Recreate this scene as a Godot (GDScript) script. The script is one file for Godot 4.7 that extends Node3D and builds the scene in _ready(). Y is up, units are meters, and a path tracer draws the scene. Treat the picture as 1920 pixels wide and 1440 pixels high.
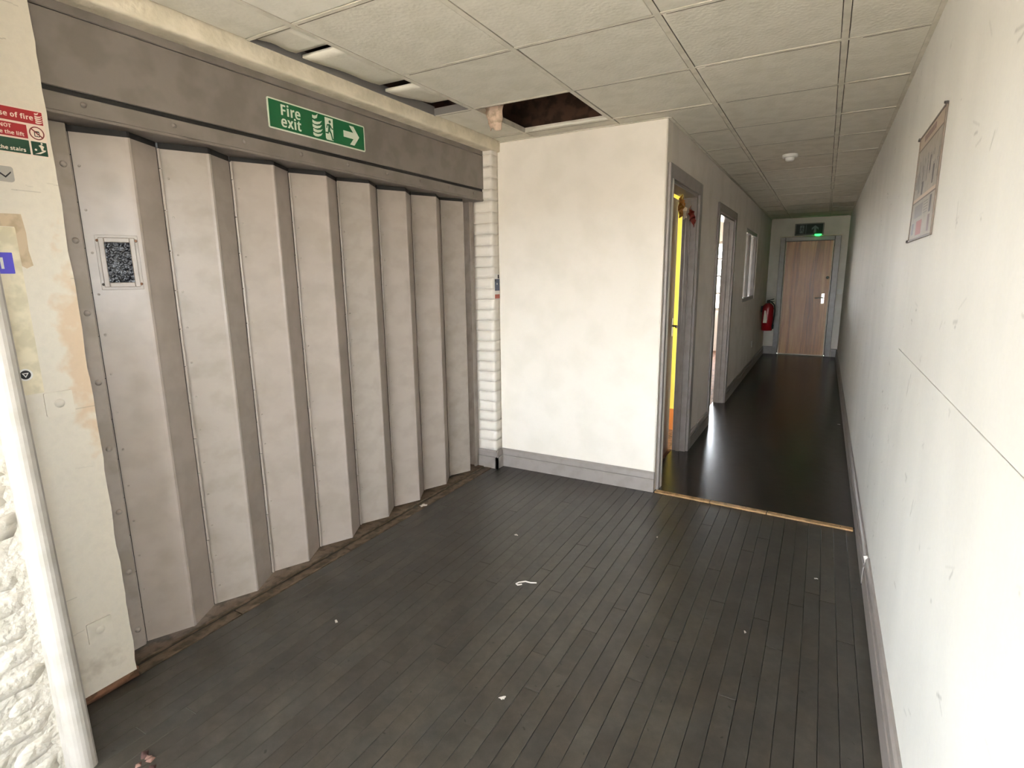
extends Node3D
# An old lift lobby with a folding steel shutter, and the corridor that leads off it.

const H := 2.325            # underside of the suspended ceiling
const SLAB := 2.74          # underside of the floor above
const XR := 0.286           # right wall
const XC := -0.878          # left wall of the corridor
const ZB := -3.478          # back wall of the lobby
const ZE := -10.788         # end wall of the corridor
const XS := -2.07           # wall with the lift notices

var rng := RandomNumberGenerator.new()
var nz := FastNoiseLite.new()
var used := {}
var M := {}
var box_cache := {}

# ------------------------------------------------------------------ helpers: nodes
func numbered(called: String) -> String:
	var k: int = used.get(called, -1) + 1
	used[called] = k
	return called if k == 0 else "%s_%03d" % [called, k]

func thing(called: String, label: String, category: String, at := Vector3.ZERO, turn := 0.0, group := "") -> Node3D:
	var o := Node3D.new()
	o.name = numbered(called)
	add_child(o)
	o.position = at
	o.rotation.y = turn
	o.set_meta("label", label)
	o.set_meta("category", category)
	if group != "":
		o.set_meta("group", group)
	return o

func structure(called: String, label := "", at := Vector3.ZERO, turn := 0.0) -> Node3D:
	var o := Node3D.new()
	o.name = called
	add_child(o, true)
	o.position = at
	o.rotation.y = turn
	o.set_meta("kind", "structure")
	if label != "":
		o.set_meta("label", label)
	return o

func put(parent: Node3D, called: String, mesh: Mesh, m: Material, at := Vector3.ZERO, rot := Vector3.ZERO) -> MeshInstance3D:
	var o := MeshInstance3D.new()
	o.name = called
	o.mesh = mesh
	o.material_override = m
	o.cast_shadow = GeometryInstance3D.SHADOW_CASTING_SETTING_ON
	parent.add_child(o, true)
	o.position = at
	o.rotation = rot
	return o

# ------------------------------------------------------------------ helpers: meshes
func new_st() -> SurfaceTool:
	var st := SurfaceTool.new()
	st.begin(Mesh.PRIMITIVE_TRIANGLES)
	st.set_smooth_group(-1)
	return st

func done(st: SurfaceTool) -> ArrayMesh:
	st.generate_normals()
	return st.commit()

func tri(st: SurfaceTool, a: Vector3, b: Vector3, c: Vector3, nrm: Vector3) -> void:
	if (c - a).cross(b - a).dot(nrm) >= 0.0:
		st.add_vertex(a); st.add_vertex(b); st.add_vertex(c)
	else:
		st.add_vertex(a); st.add_vertex(c); st.add_vertex(b)

func quad(st: SurfaceTool, a: Vector3, b: Vector3, c: Vector3, d: Vector3, nrm: Vector3) -> void:
	tri(st, a, b, c, nrm)
	tri(st, a, c, d, nrm)

func add_box(st: SurfaceTool, lo: Vector3, hi: Vector3) -> void:
	var c := (lo + hi) * 0.5
	for ax in 3:
		for s in [-1.0, 1.0]:
			var n := Vector3.ZERO
			n[ax] = s
			var u := (ax + 1) % 3
			var v := (ax + 2) % 3
			var p := []
			for k in [[-1, -1], [1, -1], [1, 1], [-1, 1]]:
				var q := c
				q[ax] = hi[ax] if s > 0 else lo[ax]
				q[u] = hi[u] if k[0] > 0 else lo[u]
				q[v] = hi[v] if k[1] > 0 else lo[v]
				p.append(q)
			quad(st, p[0], p[1], p[2], p[3], n)

func box_mesh(size: Vector3, bev := 0.0) -> ArrayMesh:
	var key := "%.4f_%.4f_%.4f_%.4f" % [size.x, size.y, size.z, bev]
	if box_cache.has(key):
		return box_cache[key]
	var st := new_st()
	var h := size * 0.5
	if bev <= 0.0:
		add_box(st, -h, h)
	else:
		# one chamfered box: faces, edge strips and corner triangles
		for ax in 3:
			var u := (ax + 1) % 3
			var v := (ax + 2) % 3
			for s in [-1.0, 1.0]:
				var n := Vector3.ZERO
				n[ax] = s
				var p := []
				for k in [[-1, -1], [1, -1], [1, 1], [-1, 1]]:
					var q := Vector3.ZERO
					q[ax] = s * h[ax]
					q[u] = k[0] * (h[u] - bev)
					q[v] = k[1] * (h[v] - bev)
					p.append(q)
				quad(st, p[0], p[1], p[2], p[3], n)
			for su in [-1.0, 1.0]:
				for sv in [-1.0, 1.0]:
					var e := []
					for k in [[-1, 0], [1, 0], [1, 1], [-1, 1]]:
						var q := Vector3.ZERO
						q[ax] = k[0] * (h[ax] - bev)
						q[u] = su * (h[u] - (bev if k[1] == 1 else 0.0))
						q[v] = sv * (h[v] - (0.0 if k[1] == 1 else bev))
						e.append(q)
					var n2 := Vector3.ZERO
					n2[u] = su
					n2[v] = sv
					quad(st, e[0], e[1], e[2], e[3], n2)
		for sx in [-1.0, 1.0]:
			for sy in [-1.0, 1.0]:
				for sz in [-1.0, 1.0]:
					tri(st, Vector3(sx * h.x, sy * (h.y - bev), sz * (h.z - bev)), Vector3(sx * (h.x - bev), sy * h.y, sz * (h.z - bev)), Vector3(sx * (h.x - bev), sy * (h.y - bev), sz * h.z), Vector3(sx, sy, sz))
	var m := done(st)
	box_cache[key] = m
	return m

func box(parent: Node3D, called: String, m: Material, lo: Vector3, hi: Vector3, bev := 0.0) -> MeshInstance3D:
	return put(parent, called, box_mesh(hi - lo, bev), m, (lo + hi) * 0.5)

func boxes(parent: Node3D, called: String, m: Material, list: Array) -> MeshInstance3D:
	var st := new_st()
	for b in list:
		add_box(st, b[0], b[1])
	return put(parent, called, done(st), m)

# a flat polygon (list of Vector2) pushed out from o along deep; ux and uy carry its two axes
func extrude(pts: PackedVector2Array, o: Vector3, ux: Vector3, uy: Vector3, deep: Vector3) -> ArrayMesh:
	var st := new_st()
	add_extrude(st, pts, o, ux, uy, deep)
	return done(st)

func add_extrude(st: SurfaceTool, pts: PackedVector2Array, o: Vector3, ux: Vector3, uy: Vector3, deep: Vector3) -> void:
	var idx := Geometry2D.triangulate_polygon(pts)
	var at := func(p: Vector2) -> Vector3: return o + ux * p.x + uy * p.y
	for i in range(0, idx.size(), 3):
		var a: Vector3 = at.call(pts[idx[i]])
		var b: Vector3 = at.call(pts[idx[i + 1]])
		var c: Vector3 = at.call(pts[idx[i + 2]])
		tri(st, a, b, c, -deep)
		tri(st, a + deep, b + deep, c + deep, deep)
	var area := 0.0
	for i in pts.size():
		var p := pts[i]
		var q := pts[(i + 1) % pts.size()]
		area += p.x * q.y - q.x * p.y
	for i in pts.size():
		var p := pts[i]
		var q := pts[(i + 1) % pts.size()]
		var out2 := Vector2(q.y - p.y, p.x - q.x) * signf(area)
		var a: Vector3 = at.call(p)
		var b: Vector3 = at.call(q)
		quad(st, a, b, b + deep, a + deep, ux * out2.x + uy * out2.y)

func shape(parent: Node3D, called: String, m: Material, pts: Array, z0: float, z1: float) -> MeshInstance3D:
	return put(parent, called, extrude(PackedVector2Array(pts), Vector3(0, 0, z0), Vector3.RIGHT, Vector3.UP, Vector3(0, 0, z1 - z0)), m)

func add_lathe(st: SurfaceTool, prof: Array, n: int, o: Vector3, axis: Basis) -> void:
	# prof: [radius, height] from bottom to top
	for i in prof.size() - 1:
		for k in n:
			var a0 := TAU * k / n
			var a1 := TAU * (k + 1) / n
			var p := func(j: int, a: float) -> Vector3: return o + axis * Vector3(cos(a) * prof[j][0], prof[j][1], sin(a) * prof[j][0])
			var am := (a0 + a1) * 0.5
			var dr: float = prof[i + 1][0] - prof[i][0]
			var dy: float = prof[i + 1][1] - prof[i][1]
			var n3 := axis * Vector3(cos(am) * dy, -dr, sin(am) * dy)
			var q0: Vector3 = p.call(i, a0)
			var q1: Vector3 = p.call(i, a1)
			var q2: Vector3 = p.call(i + 1, a1)
			var q3: Vector3 = p.call(i + 1, a0)
			if prof[i][0] > 1e-6:
				tri(st, q0, q1, q2, n3)
			if prof[i + 1][0] > 1e-6:
				tri(st, q0, q2, q3, n3)

func lathe(parent: Node3D, called: String, m: Material, prof: Array, n: int, at := Vector3.ZERO, rot := Vector3.ZERO) -> MeshInstance3D:
	var st := new_st()
	st.set_smooth_group(1 if n > 9 else -1)
	add_lathe(st, prof, n, Vector3.ZERO, Basis.IDENTITY)
	return put(parent, called, done(st), m, at, rot)

func add_tube(st: SurfaceTool, path: Array, r: float, n: int) -> void:
	var rings := []
	for i in path.size():
		var d: Vector3 = (path[mini(i + 1, path.size() - 1)] - path[maxi(i - 1, 0)]).normalized()
		var side := d.cross(Vector3(0.31, 0.83, 0.47)).normalized()
		var up := side.cross(d)
		var ring := []
		for k in n:
			var a := TAU * k / n
			ring.append(path[i] + (side * cos(a) + up * sin(a)) * r)
		rings.append(ring)
	for i in path.size() - 1:
		for k in n:
			var k1 := (k + 1) % n
			var mid: Vector3 = (rings[i][k] + rings[i][k1]) * 0.5 - path[i]
			quad(st, rings[i][k], rings[i][k1], rings[i + 1][k1], rings[i + 1][k], mid)
	for e in [0, path.size() - 1]:
		var dir: Vector3 = (path[0] - path[1]) if e == 0 else (path[-1] - path[-2])
		for k in n:
			tri(st, path[e], rings[e][k], rings[e][(k + 1) % n], dir)

func tube(parent: Node3D, called: String, m: Material, path: Array, r: float, n := 8) -> MeshInstance3D:
	var st := new_st()
	st.set_smooth_group(1)
	add_tube(st, path, r, n)
	return put(parent, called, done(st), m)

# a flat rectangle with its own 0..1 texture coordinates and a body behind it (faces +z)
func sheet(parent: Node3D, called: String, m: Material, lo: Vector2, hi: Vector2, z0: float, z1: float) -> MeshInstance3D:
	var st := new_st()
	var c := [Vector3(lo.x, lo.y, z1), Vector3(hi.x, lo.y, z1), Vector3(hi.x, hi.y, z1), Vector3(lo.x, hi.y, z1)]
	var uv := [Vector2(0, 1), Vector2(1, 1), Vector2(1, 0), Vector2(0, 0)]
	for k in [0, 2, 1, 0, 3, 2]:
		st.set_uv(uv[k])
		st.add_vertex(c[k])
	st.set_uv(Vector2(0.01, 0.01))
	var b := []
	for p in c:
		b.append(Vector3(p.x, p.y, z0))
	var mid := Vector3((lo.x + hi.x) / 2, (lo.y + hi.y) / 2, z0)
	for k in 4:
		var k1 := (k + 1) % 4
		quad(st, c[k], c[k1], b[k1], b[k], (c[k] + c[k1]) * 0.5 - mid)
	quad(st, b[0], b[1], b[2], b[3], Vector3(0, 0, -1))
	return put(parent, called, done(st), m)

# a lumpy block whose front (+z) is uneven; used for painted bricks
func lump(w: float, h: float, d: float, amp: float, seed_: int, nx := 6, ny := 3, rnd := 0.006) -> ArrayMesh:
	nz.seed = seed_
	nz.frequency = 9.0
	var st := new_st()
	st.set_smooth_group(1)
	var p := func(i: int, j: int) -> Vector3:
		var u := clampf((i - 1.0) / nx, 0, 1)
		var v := clampf((j - 1.0) / ny, 0, 1)
		var x := (u - 0.5) * w
		var y := (v - 0.5) * h
		if i == 0 or i == nx + 2 or j == 0 or j == ny + 2:
			return Vector3(x * 1.0, y * 1.0, -d)
		var edge := minf(minf(u, 1 - u) * w, minf(v, 1 - v) * h)
		var z := nz.get_noise_2d(x * 1.0 + seed_, y * 2.0) * amp - rnd * pow(1.0 - clampf(edge / 0.02, 0, 1), 2.0)
		return Vector3(x + nz.get_noise_2d(y * 3.0, seed_ + 4.0) * amp * 0.35, y + nz.get_noise_2d(x * 2.0, seed_ + 9.0) * amp * 0.5, z)
	for i in nx + 2:
		for j in ny + 2:
			var a: Vector3 = p.call(i, j)
			var b: Vector3 = p.call(i + 1, j)
			var c: Vector3 = p.call(i + 1, j + 1)
			var e: Vector3 = p.call(i, j + 1)
			var n3 := (b - a).cross(e - a)
			if n3.length() < 1e-12:
				n3 = (c - b).cross(e - b)
			var mid := (a + c) * 0.5
			var outw := Vector3(mid.x / w, mid.y / h, 0.4)
			if n3.dot(outw) < 0:
				n3 = -n3
			quad(st, a, b, c, e, n3)
	return done(st)

# a long body with an (x, y) outline carried along z, its surface disturbed
func rough_run(outline: Array, z0: float, z1: float, step: float, amp: float, seed_: int) -> ArrayMesh:
	nz.seed = seed_
	nz.frequency = 6.0
	var st := new_st()
	st.set_smooth_group(1)
	var n := int(absf(z1 - z0) / step) + 1
	var mid := Vector2.ZERO
	for o in outline:
		mid += o / outline.size()
	var at := func(k: int, i: int) -> Vector3:
		var z := lerpf(z0, z1, float(k) / n)
		var o: Vector2 = outline[i % outline.size()]
		var d := (o - mid).normalized()
		var s := nz.get_noise_3d(o.x * 3, o.y * 3, z) * amp + nz.get_noise_3d(o.x * 9, o.y * 9, z * 4.0) * amp * 0.6
		return Vector3(o.x + d.x * s, o.y + d.y * s, z)
	for k in n:
		for i in outline.size():
			var a: Vector3 = at.call(k, i)
			var b: Vector3 = at.call(k, i + 1)
			var c: Vector3 = at.call(k + 1, i + 1)
			var e: Vector3 = at.call(k + 1, i)
			var m2 := (a + b) * 0.5
			quad(st, a, b, c, e, Vector3(m2.x - mid.x, m2.y - mid.y, 0))
	return done(st)

func words(parent: Node3D, txt: String, m: Material, at: Vector3, cap: float, bold := 700, align := HORIZONTAL_ALIGNMENT_LEFT, squeeze := 1.0) -> MeshInstance3D:
	var f := SystemFont.new()
	f.font_names = PackedStringArray(["Droid Sans"])
	f.font_weight = bold
	var t := TextMesh.new()
	t.text = txt
	t.font = f
	t.font_size = 64
	t.pixel_size = cap / (64.0 * 0.72)
	t.depth = 0.0008
	t.curve_step = 2.0
	t.horizontal_alignment = align
	t.vertical_alignment = VERTICAL_ALIGNMENT_CENTER
	var o := put(parent, "lettering", t, m, at)
	o.scale.x = squeeze
	return o

# ------------------------------------------------------------------ helpers: materials
func ramp(c0: Color, c1: Color, o0 := 0.3, o1 := 0.7) -> Gradient:
	var g := Gradient.new()
	g.offsets = PackedFloat32Array([o0, o1])
	g.colors = PackedColorArray([c0, c1])
	return g

func noise_tex(seed_: int, freq: float, g: Gradient, size := 256, oct := 4, stretch := 1.0) -> NoiseTexture2D:
	var n := FastNoiseLite.new()
	n.seed = seed_
	n.frequency = freq
	n.noise_type = FastNoiseLite.TYPE_SIMPLEX_SMOOTH
	n.fractal_octaves = oct
	var t := NoiseTexture2D.new()
	t.noise = n
	t.width = size
	t.height = size
	t.seamless = true
	t.color_ramp = g
	return t

func bump_tex(seed_: int, freq: float, strength: float, size := 256) -> NoiseTexture2D:
	var n := FastNoiseLite.new()
	n.seed = seed_
	n.frequency = freq
	n.fractal_octaves = 4
	var t := NoiseTexture2D.new()
	t.noise = n
	t.width = size
	t.height = size
	t.seamless = true
	t.as_normal_map = true
	t.bump_strength = strength
	return t

func mat(c: Color, rough := 0.8, metal := 0.0) -> StandardMaterial3D:
	var m := StandardMaterial3D.new()
	m.albedo_color = c
	m.roughness = rough
	m.metallic = metal
	return m

func paint(c: Color, rough: float, seed_: int, vary := 0.06, metres := 0.9, bump := 0.0, bump_freq := 0.02) -> StandardMaterial3D:
	var m := mat(c, rough)
	m.uv1_triplanar = true
	m.uv1_world_triplanar = true
	m.uv1_scale = Vector3.ONE / metres
	m.albedo_texture = noise_tex(seed_, 0.016, ramp(Color(1 - vary, 1 - vary, 1 - vary * 1.2), Color.WHITE, 0.25, 0.6))
	if bump > 0.0:
		m.normal_enabled = true
		m.normal_texture = bump_tex(seed_ + 50, bump_freq, bump)
	return m

func image_mat(img: Image, rough := 0.7) -> StandardMaterial3D:
	var m := mat(Color.WHITE, rough)
	img.generate_mipmaps()
	m.albedo_texture = ImageTexture.create_from_image(img)
	return m

func stroke(img: Image, a: Vector2, b: Vector2, c: Color, w: float, dark := false) -> void:
	var n := int(a.distance_to(b)) + 1
	for k in n + 1:
		var p := a.lerp(b, float(k) / n)
		for dx in range(-int(ceil(w)), int(ceil(w)) + 1):
			for dy in range(-int(ceil(w)), int(ceil(w)) + 1):
				var d := Vector2(dx, dy).length()
				if d > w:
					continue
				var x := posmod(int(p.x) + dx, img.get_width())
				var y := posmod(int(p.y) + dy, img.get_height())
				var o := img.get_pixel(x, y)
				var t := c.a * (1.0 - 0.6 * d / maxf(w, 0.5))
				img.set_pixel(x, y, Color(lerpf(o.r, c.r, t), lerpf(o.g, c.g, t), lerpf(o.b, c.b, t)))

# plaster paint with the smudges, rubs and thin scratches of a passage wall
func scuffed(seed_: int, n_marks: int) -> Image:
	var s := 1024
	var img := Image.create(s, s, false, Image.FORMAT_RGB8)
	nz.seed = seed_
	nz.frequency = 0.01
	img.fill(Color.WHITE)
	var r := RandomNumberGenerator.new()
	r.seed = seed_
	for x in range(0, s, 4):
		for y in range(0, s, 4):
			var v := 0.975 + 0.025 * nz.get_noise_2d(x * 0.6, y * 0.35) + r.randf_range(-0.004, 0.004)
			img.fill_rect(Rect2i(x, y, 4, 4), Color(v, v, v * 0.995))
	for k in n_marks:
		var p := Vector2(r.randf() * s, r.randf() * s)
		var a := r.randf_range(-0.5, 0.5) if r.randf() < 0.7 else r.randf_range(0, TAU)
		var l := r.randf_range(4, 34)
		stroke(img, p, p + Vector2(cos(a), sin(a)) * l, Color(0.5, 0.5, 0.47, r.randf_range(0.02, 0.09)), r.randf_range(0.6, 2.4))
		if r.randf() < 0.4:
			stroke(img, p + Vector2(4, 5), p + Vector2(cos(a + 0.5), sin(a + 0.5)) * l * 0.6, Color(0.45, 0.45, 0.42, 0.08), 2.0)
	return img

# texture coordinates by place, for the notice wall (2.4 m high, 0.6 m wide)
func laid(m: ArrayMesh) -> ArrayMesh:
	var t := MeshDataTool.new()
	t.create_from_surface(m, 0)
	for i in t.get_vertex_count():
		var p := t.get_vertex(i)
		t.set_vertex_uv(i, Vector2((-0.3 - p.z) / 0.6, 1.0 - p.y / 2.4))
	var out := ArrayMesh.new()
	t.commit_to_surface(out)
	return out

# cream plaster with a handled, peach-brown stain at the edge and hairline cracks
func stained_plaster() -> Image:
	var w := 256
	var h := 1024
	var img := Image.create(w, h, false, Image.FORMAT_RGB8)
	var a := FastNoiseLite.new()
	a.seed = 5
	a.frequency = 0.02
	var r := RandomNumberGenerator.new()
	r.seed = 12
	for x in w:
		for y in h:
			var zz := -0.3 - 0.6 * x / w
			var yy := 2.4 * (1.0 - float(y) / h)
			var v := 1.0 - 0.035 * absf(a.get_noise_2d(x * 2.0, y * 2.0)) - r.randf() * 0.012
			var c := Color(0.906 * v, 0.870 * v, 0.806 * v)
			var d := Vector2((zz + 0.868) / 0.075, (yy - 1.20) / 0.33).length() + 0.55 * a.get_noise_2d(x * 1.6 + 90.0, y * 1.6)
			if d < 1.0:
				c = c.lerp(Color(0.83, 0.68, 0.53), minf(0.5, (1.0 - d) * 1.1))
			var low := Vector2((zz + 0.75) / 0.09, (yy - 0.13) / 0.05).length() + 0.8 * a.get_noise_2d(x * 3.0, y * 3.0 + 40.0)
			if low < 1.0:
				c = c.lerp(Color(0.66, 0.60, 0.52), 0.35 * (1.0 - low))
			img.set_pixel(x, y, c)
	for k in 26:
		var p := Vector2(r.randf_range(120, 240), r.randf_range(60, 1000))
		stroke(img, p, p + Vector2(r.randf_range(6, 30), r.randf_range(-3, 3)), Color(0.5, 0.46, 0.40, r.randf_range(0.1, 0.35)), 0.7)
	return img

# grey floor paint, rubbed and scratched
func floor_paint(seed_: int) -> Image:
	var s := 1024
	var img := Image.create(s, s, false, Image.FORMAT_RGB8)
	var r := RandomNumberGenerator.new()
	r.seed = seed_
	nz.seed = seed_
	nz.frequency = 0.006
	var n2 := FastNoiseLite.new()
	n2.seed = seed_ + 3
	n2.frequency = 0.03
	for x in range(0, s, 2):
		for y in range(0, s, 2):
			var v := 0.80 + 0.16 * nz.get_noise_2d(x, y) + 0.10 * n2.get_noise_2d(x, y) + r.randf_range(-0.03, 0.03)
			var warm := 0.03 * nz.get_noise_2d(x + 700, y)
			img.fill_rect(Rect2i(x, y, 2, 2), Color(v + warm, v, v - warm))
	for k in 70:
		var p := Vector2(r.randf() * s, r.randf() * s)
		var a := r.randf() * TAU
		var bend := r.randf_range(-0.5, 0.5)
		var l := r.randf_range(8, 70)
		var al := r.randf_range(0.08, 0.4)
		for q in 6:
			var p2 := p + Vector2(cos(a), sin(a)) * l / 6.0
			stroke(img, p, p2, Color(1, 1, 0.98, al), 0.9)
			p = p2
			a += bend / 6.0
	for k in 60:
		var p := Vector2(r.randf() * s, r.randf() * s)
		stroke(img, p, p + Vector2(r.randf_range(-7, 7), r.randf_range(-7, 7)), Color(0.3, 0.28, 0.26, 0.45), r.randf_range(1, 3))
	return img

func wood_image(seed_: int, w: int, h: int, c0: Color, c1: Color, c2: Color) -> Image:
	var img := Image.create(w, h, false, Image.FORMAT_RGB8)
	var a := FastNoiseLite.new()
	a.seed = seed_
	a.frequency = 0.02
	a.fractal_octaves = 4
	var b := FastNoiseLite.new()
	b.seed = seed_ + 1
	b.frequency = 0.09
	for x in w:
		for y in h:
			var warp := a.get_noise_2d(x * 0.7, y * 0.12) * 22.0
			var v := a.get_noise_2d((x + warp) * 1.7, y * 0.05) * 0.9 + b.get_noise_2d((x + warp * 0.3) * 2.2, y * 0.06) * 0.45
			var t := clampf(v * 0.8 + 0.5, 0, 1)
			var c := c0.lerp(c1, clampf(t * 2, 0, 1)).lerp(c2, clampf(t * 2 - 1, 0, 1))
			img.set_pixel(x, y, c)
	return img

func make_materials() -> void:
	M.wall = paint(Color8(238, 231, 220), 0.75, 3, 0.02, 1.4)
	M.passage = mat(Color8(238, 236, 230), 0.6)
	M.passage.albedo_texture = ImageTexture.create_from_image(scuffed(21, 120))
	M.passage.uv1_triplanar = true
	M.passage.uv1_world_triplanar = true
	M.passage.uv1_scale = Vector3.ONE / 2.6
	M.corridor = paint(Color8(234, 227, 218), 0.7, 5, 0.03, 1.8)
	M.plaster = paint(Color8(231, 222, 206), 0.7, 7, 0.05, 0.5, 0.4)
	M.brick = paint(Color8(188, 182, 169), 0.6, 9, 0.06, 0.3, 3.0, 0.05)
	M.trimwhite = paint(Color8(162, 156, 147), 0.5, 11, 0.05, 0.4, 0.6)
	M.beam = paint(Color8(230, 219, 197), 0.75, 12, 0.06, 0.5, 1.2, 0.05)
	M.tile = paint(Color8(232, 227, 212), 0.9, 13, 0.030, 0.7, 0.35, 0.12)
	M.tile_b = paint(Color8(227, 221, 205), 0.9, 14, 0.042, 0.6, 0.35, 0.12)
	M.tile_c = paint(Color8(240, 236, 222), 0.9, 15, 0.024, 0.8, 0.35, 0.12)
	M.tee = paint(Color8(228, 222, 206), 0.6, 16, 0.06, 0.5)
	M.grime_shade = paint(Color8(138, 128, 112), 0.9, 33, 0.5, 0.6)  # dark tone for painted gap shade and dirt beside the cross tees
	M.angle = mat(Color8(120, 116, 112), 0.5)
	M.steel = paint(Color8(165, 154, 145), 0.34, 17, 0.06, 0.7, 0.5, 0.02)
	M.steel_b = paint(Color8(161, 151, 142), 0.36, 18, 0.07, 0.5, 0.5, 0.02)
	M.header = paint(Color8(126, 118, 111), 0.42, 19, 0.08, 0.8, 0.6)
	M.greytrim = paint(Color8(150, 143, 139), 0.32, 20, 0.05, 0.5)
	M.black = mat(Color8(22, 20, 20), 0.7)
	M.seam = mat(Color8(48, 43, 40), 0.6)
	M.brass = mat(Color8(178, 140, 84), 0.35, 0.9)
	M.glassdark = mat(Color8(18, 19, 24), 0.10)
	M.glassdark.normal_enabled = true
	M.glassdark.normal_texture = bump_tex(91, 0.02, 3.0)
	M.glassdark.uv1_triplanar = true
	M.glassdark.uv1_scale = Vector3.ONE * 6.0
	M.glassdark.metallic_specular = 0.25
	M.planks = []
	var fi := ImageTexture.create_from_image(floor_paint(31))
	var fj := ImageTexture.create_from_image(floor_paint(47))
	for k in 5:
		var v: float = [0.0, 2.0, -2.0, 3.0, -3.0][k]
		var m := mat(Color8(int(72 + v), int(68 + v), int(62 + v * 0.9)), 0.33)
		m.albedo_texture = fi if k % 2 == 0 else fj
		m.uv1_triplanar = true
		m.uv1_world_triplanar = true
		m.uv1_scale = Vector3.ONE / (1.15 + 0.1 * k)
		m.uv1_offset = Vector3(0.13 * k, 0, 0.29 * k)
		M.planks.append(m)
	M.underfloor = mat(Color8(26, 24, 22), 0.8)
	M.sill = paint(Color8(92, 76, 60), 0.7, 23, 0.35, 0.35, 1.5, 0.04)
	M.dirtwood = paint(Color8(122, 86, 62), 0.8, 24, 0.35, 0.25, 2.0, 0.05)
	M.darkfloor = paint(Color8(31, 22, 20), 0.26, 25, 0.25, 0.6, 0.25)
	M.strip = paint(Color8(182, 146, 104), 0.5, 26, 0.22, 0.3, 0.8, 0.05)
	M.void = paint(Color8(78, 54, 40), 0.9, 27, 0.3, 0.4)
	M.green = mat(Color8(8, 92, 50), 0.4)
	M.darkgreen = mat(Color8(16, 62, 40), 0.4)
	M.signwhite = mat(Color8(222, 228, 210), 0.45)
	M.signred = mat(Color8(158, 22, 30), 0.45)
	M.signpink = mat(Color8(238, 220, 204), 0.5)
	M.ringred = mat(Color8(120, 40, 34), 0.5)
	M.metalplate = paint(Color8(234, 222, 194), 0.4, 28, 0.08, 0.3)
	M.metalplate.metallic = 0.1
	M.alu = mat(Color8(176, 172, 164), 0.4, 0.5)
	M.blue = mat(Color8(84, 76, 196), 0.45)
	M.white = mat(Color8(236, 234, 228), 0.45)
	M.chrome = mat(Color8(205, 205, 205), 0.22, 0.9)
	M.wood = image_mat(wood_image(61, 256, 512, Color8(128, 82, 46), Color8(186, 134, 82), Color8(214, 168, 114)), 0.35)
	M.brownwood = image_mat(wood_image(67, 128, 256, Color8(84, 54, 34), Color8(122, 82, 52), Color8(140, 98, 62)), 0.4)
	M.lightedge = mat(Color8(240, 226, 204), 0.5)
	M.extred = mat(Color8(140, 14, 22), 0.25)
	M.rubber = mat(Color8(24, 23, 24), 0.55)
	M.yellow = mat(Color8(248, 236, 112), 0.7)
	M.orange = mat(Color8(206, 128, 66), 0.5)
	M.roomwhite = mat(Color8(232, 230, 224), 0.85)
	M.insul = paint(Color8(216, 190, 168), 0.95, 29, 0.22, 0.2, 1.5, 0.06)
	M.amber = mat(Color8(168, 112, 50), 0.5)
	M.redfilm = mat(Color8(120, 36, 24), 0.5)
	M.scrap = mat(Color8(214, 208, 202), 0.8)
	M.glass = mat(Color(0.9, 0.95, 0.95, 0.06), 0.02)
	M.glass.transparency = BaseMaterial3D.TRANSPARENCY_ALPHA
	M.frosted = mat(Color(0.94, 0.95, 0.96, 0.25), 0.3)
	M.frosted.transparency = BaseMaterial3D.TRANSPARENCY_ALPHA
	M.frosted.backlight_enabled = true
	M.frosted.backlight = Color(0.7, 0.7, 0.7)

# ------------------------------------------------------------------ scene
func _ready() -> void:
	rng.seed = 7
	# camera
	var cam := Camera3D.new()
	cam.name = "camera"
	cam.position = Vector3(0, 1.4238, 0)
	cam.rotation = Vector3(-0.1939, 0.5117, -0.0123)
	cam.fov = 69.86
	cam.near = 0.02
	cam.far = 200.0
	add_child(cam)
	cam.current = true
	# overcast daylight
	var sm := ProceduralSkyMaterial.new()
	sm.sky_top_color = Color(0.82, 0.85, 0.89)
	sm.sky_horizon_color = Color(0.965, 0.985, 1.0)
	sm.ground_horizon_color = Color(0.80, 0.77, 0.73)
	sm.ground_bottom_color = Color(0.68, 0.65, 0.61)
	sm.sun_angle_max = 0.0
	sm.energy_multiplier = 61.0
	var sky := Sky.new()
	sky.sky_material = sm
	var env := Environment.new()
	env.background_mode = Environment.BG_SKY
	env.sky = sky
	env.ambient_light_source = Environment.AMBIENT_SOURCE_DISABLED
	env.tonemap_mode = Environment.TONE_MAPPER_LINEAR
	env.tonemap_exposure = 1.0
	env.sdfgi_enabled = true
	env.ssao_enabled = true
	env.ssil_enabled = true
	var we := WorldEnvironment.new()
	we.name = "world_environment"
	we.environment = env
	add_child(we)

	make_materials()
	build_shell()
	build_floor()
	build_ceiling()
	build_baseboards()
	build_doors()
	build_lift()
	build_notices()
	build_corridor_things()
	build_small_things()

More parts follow.
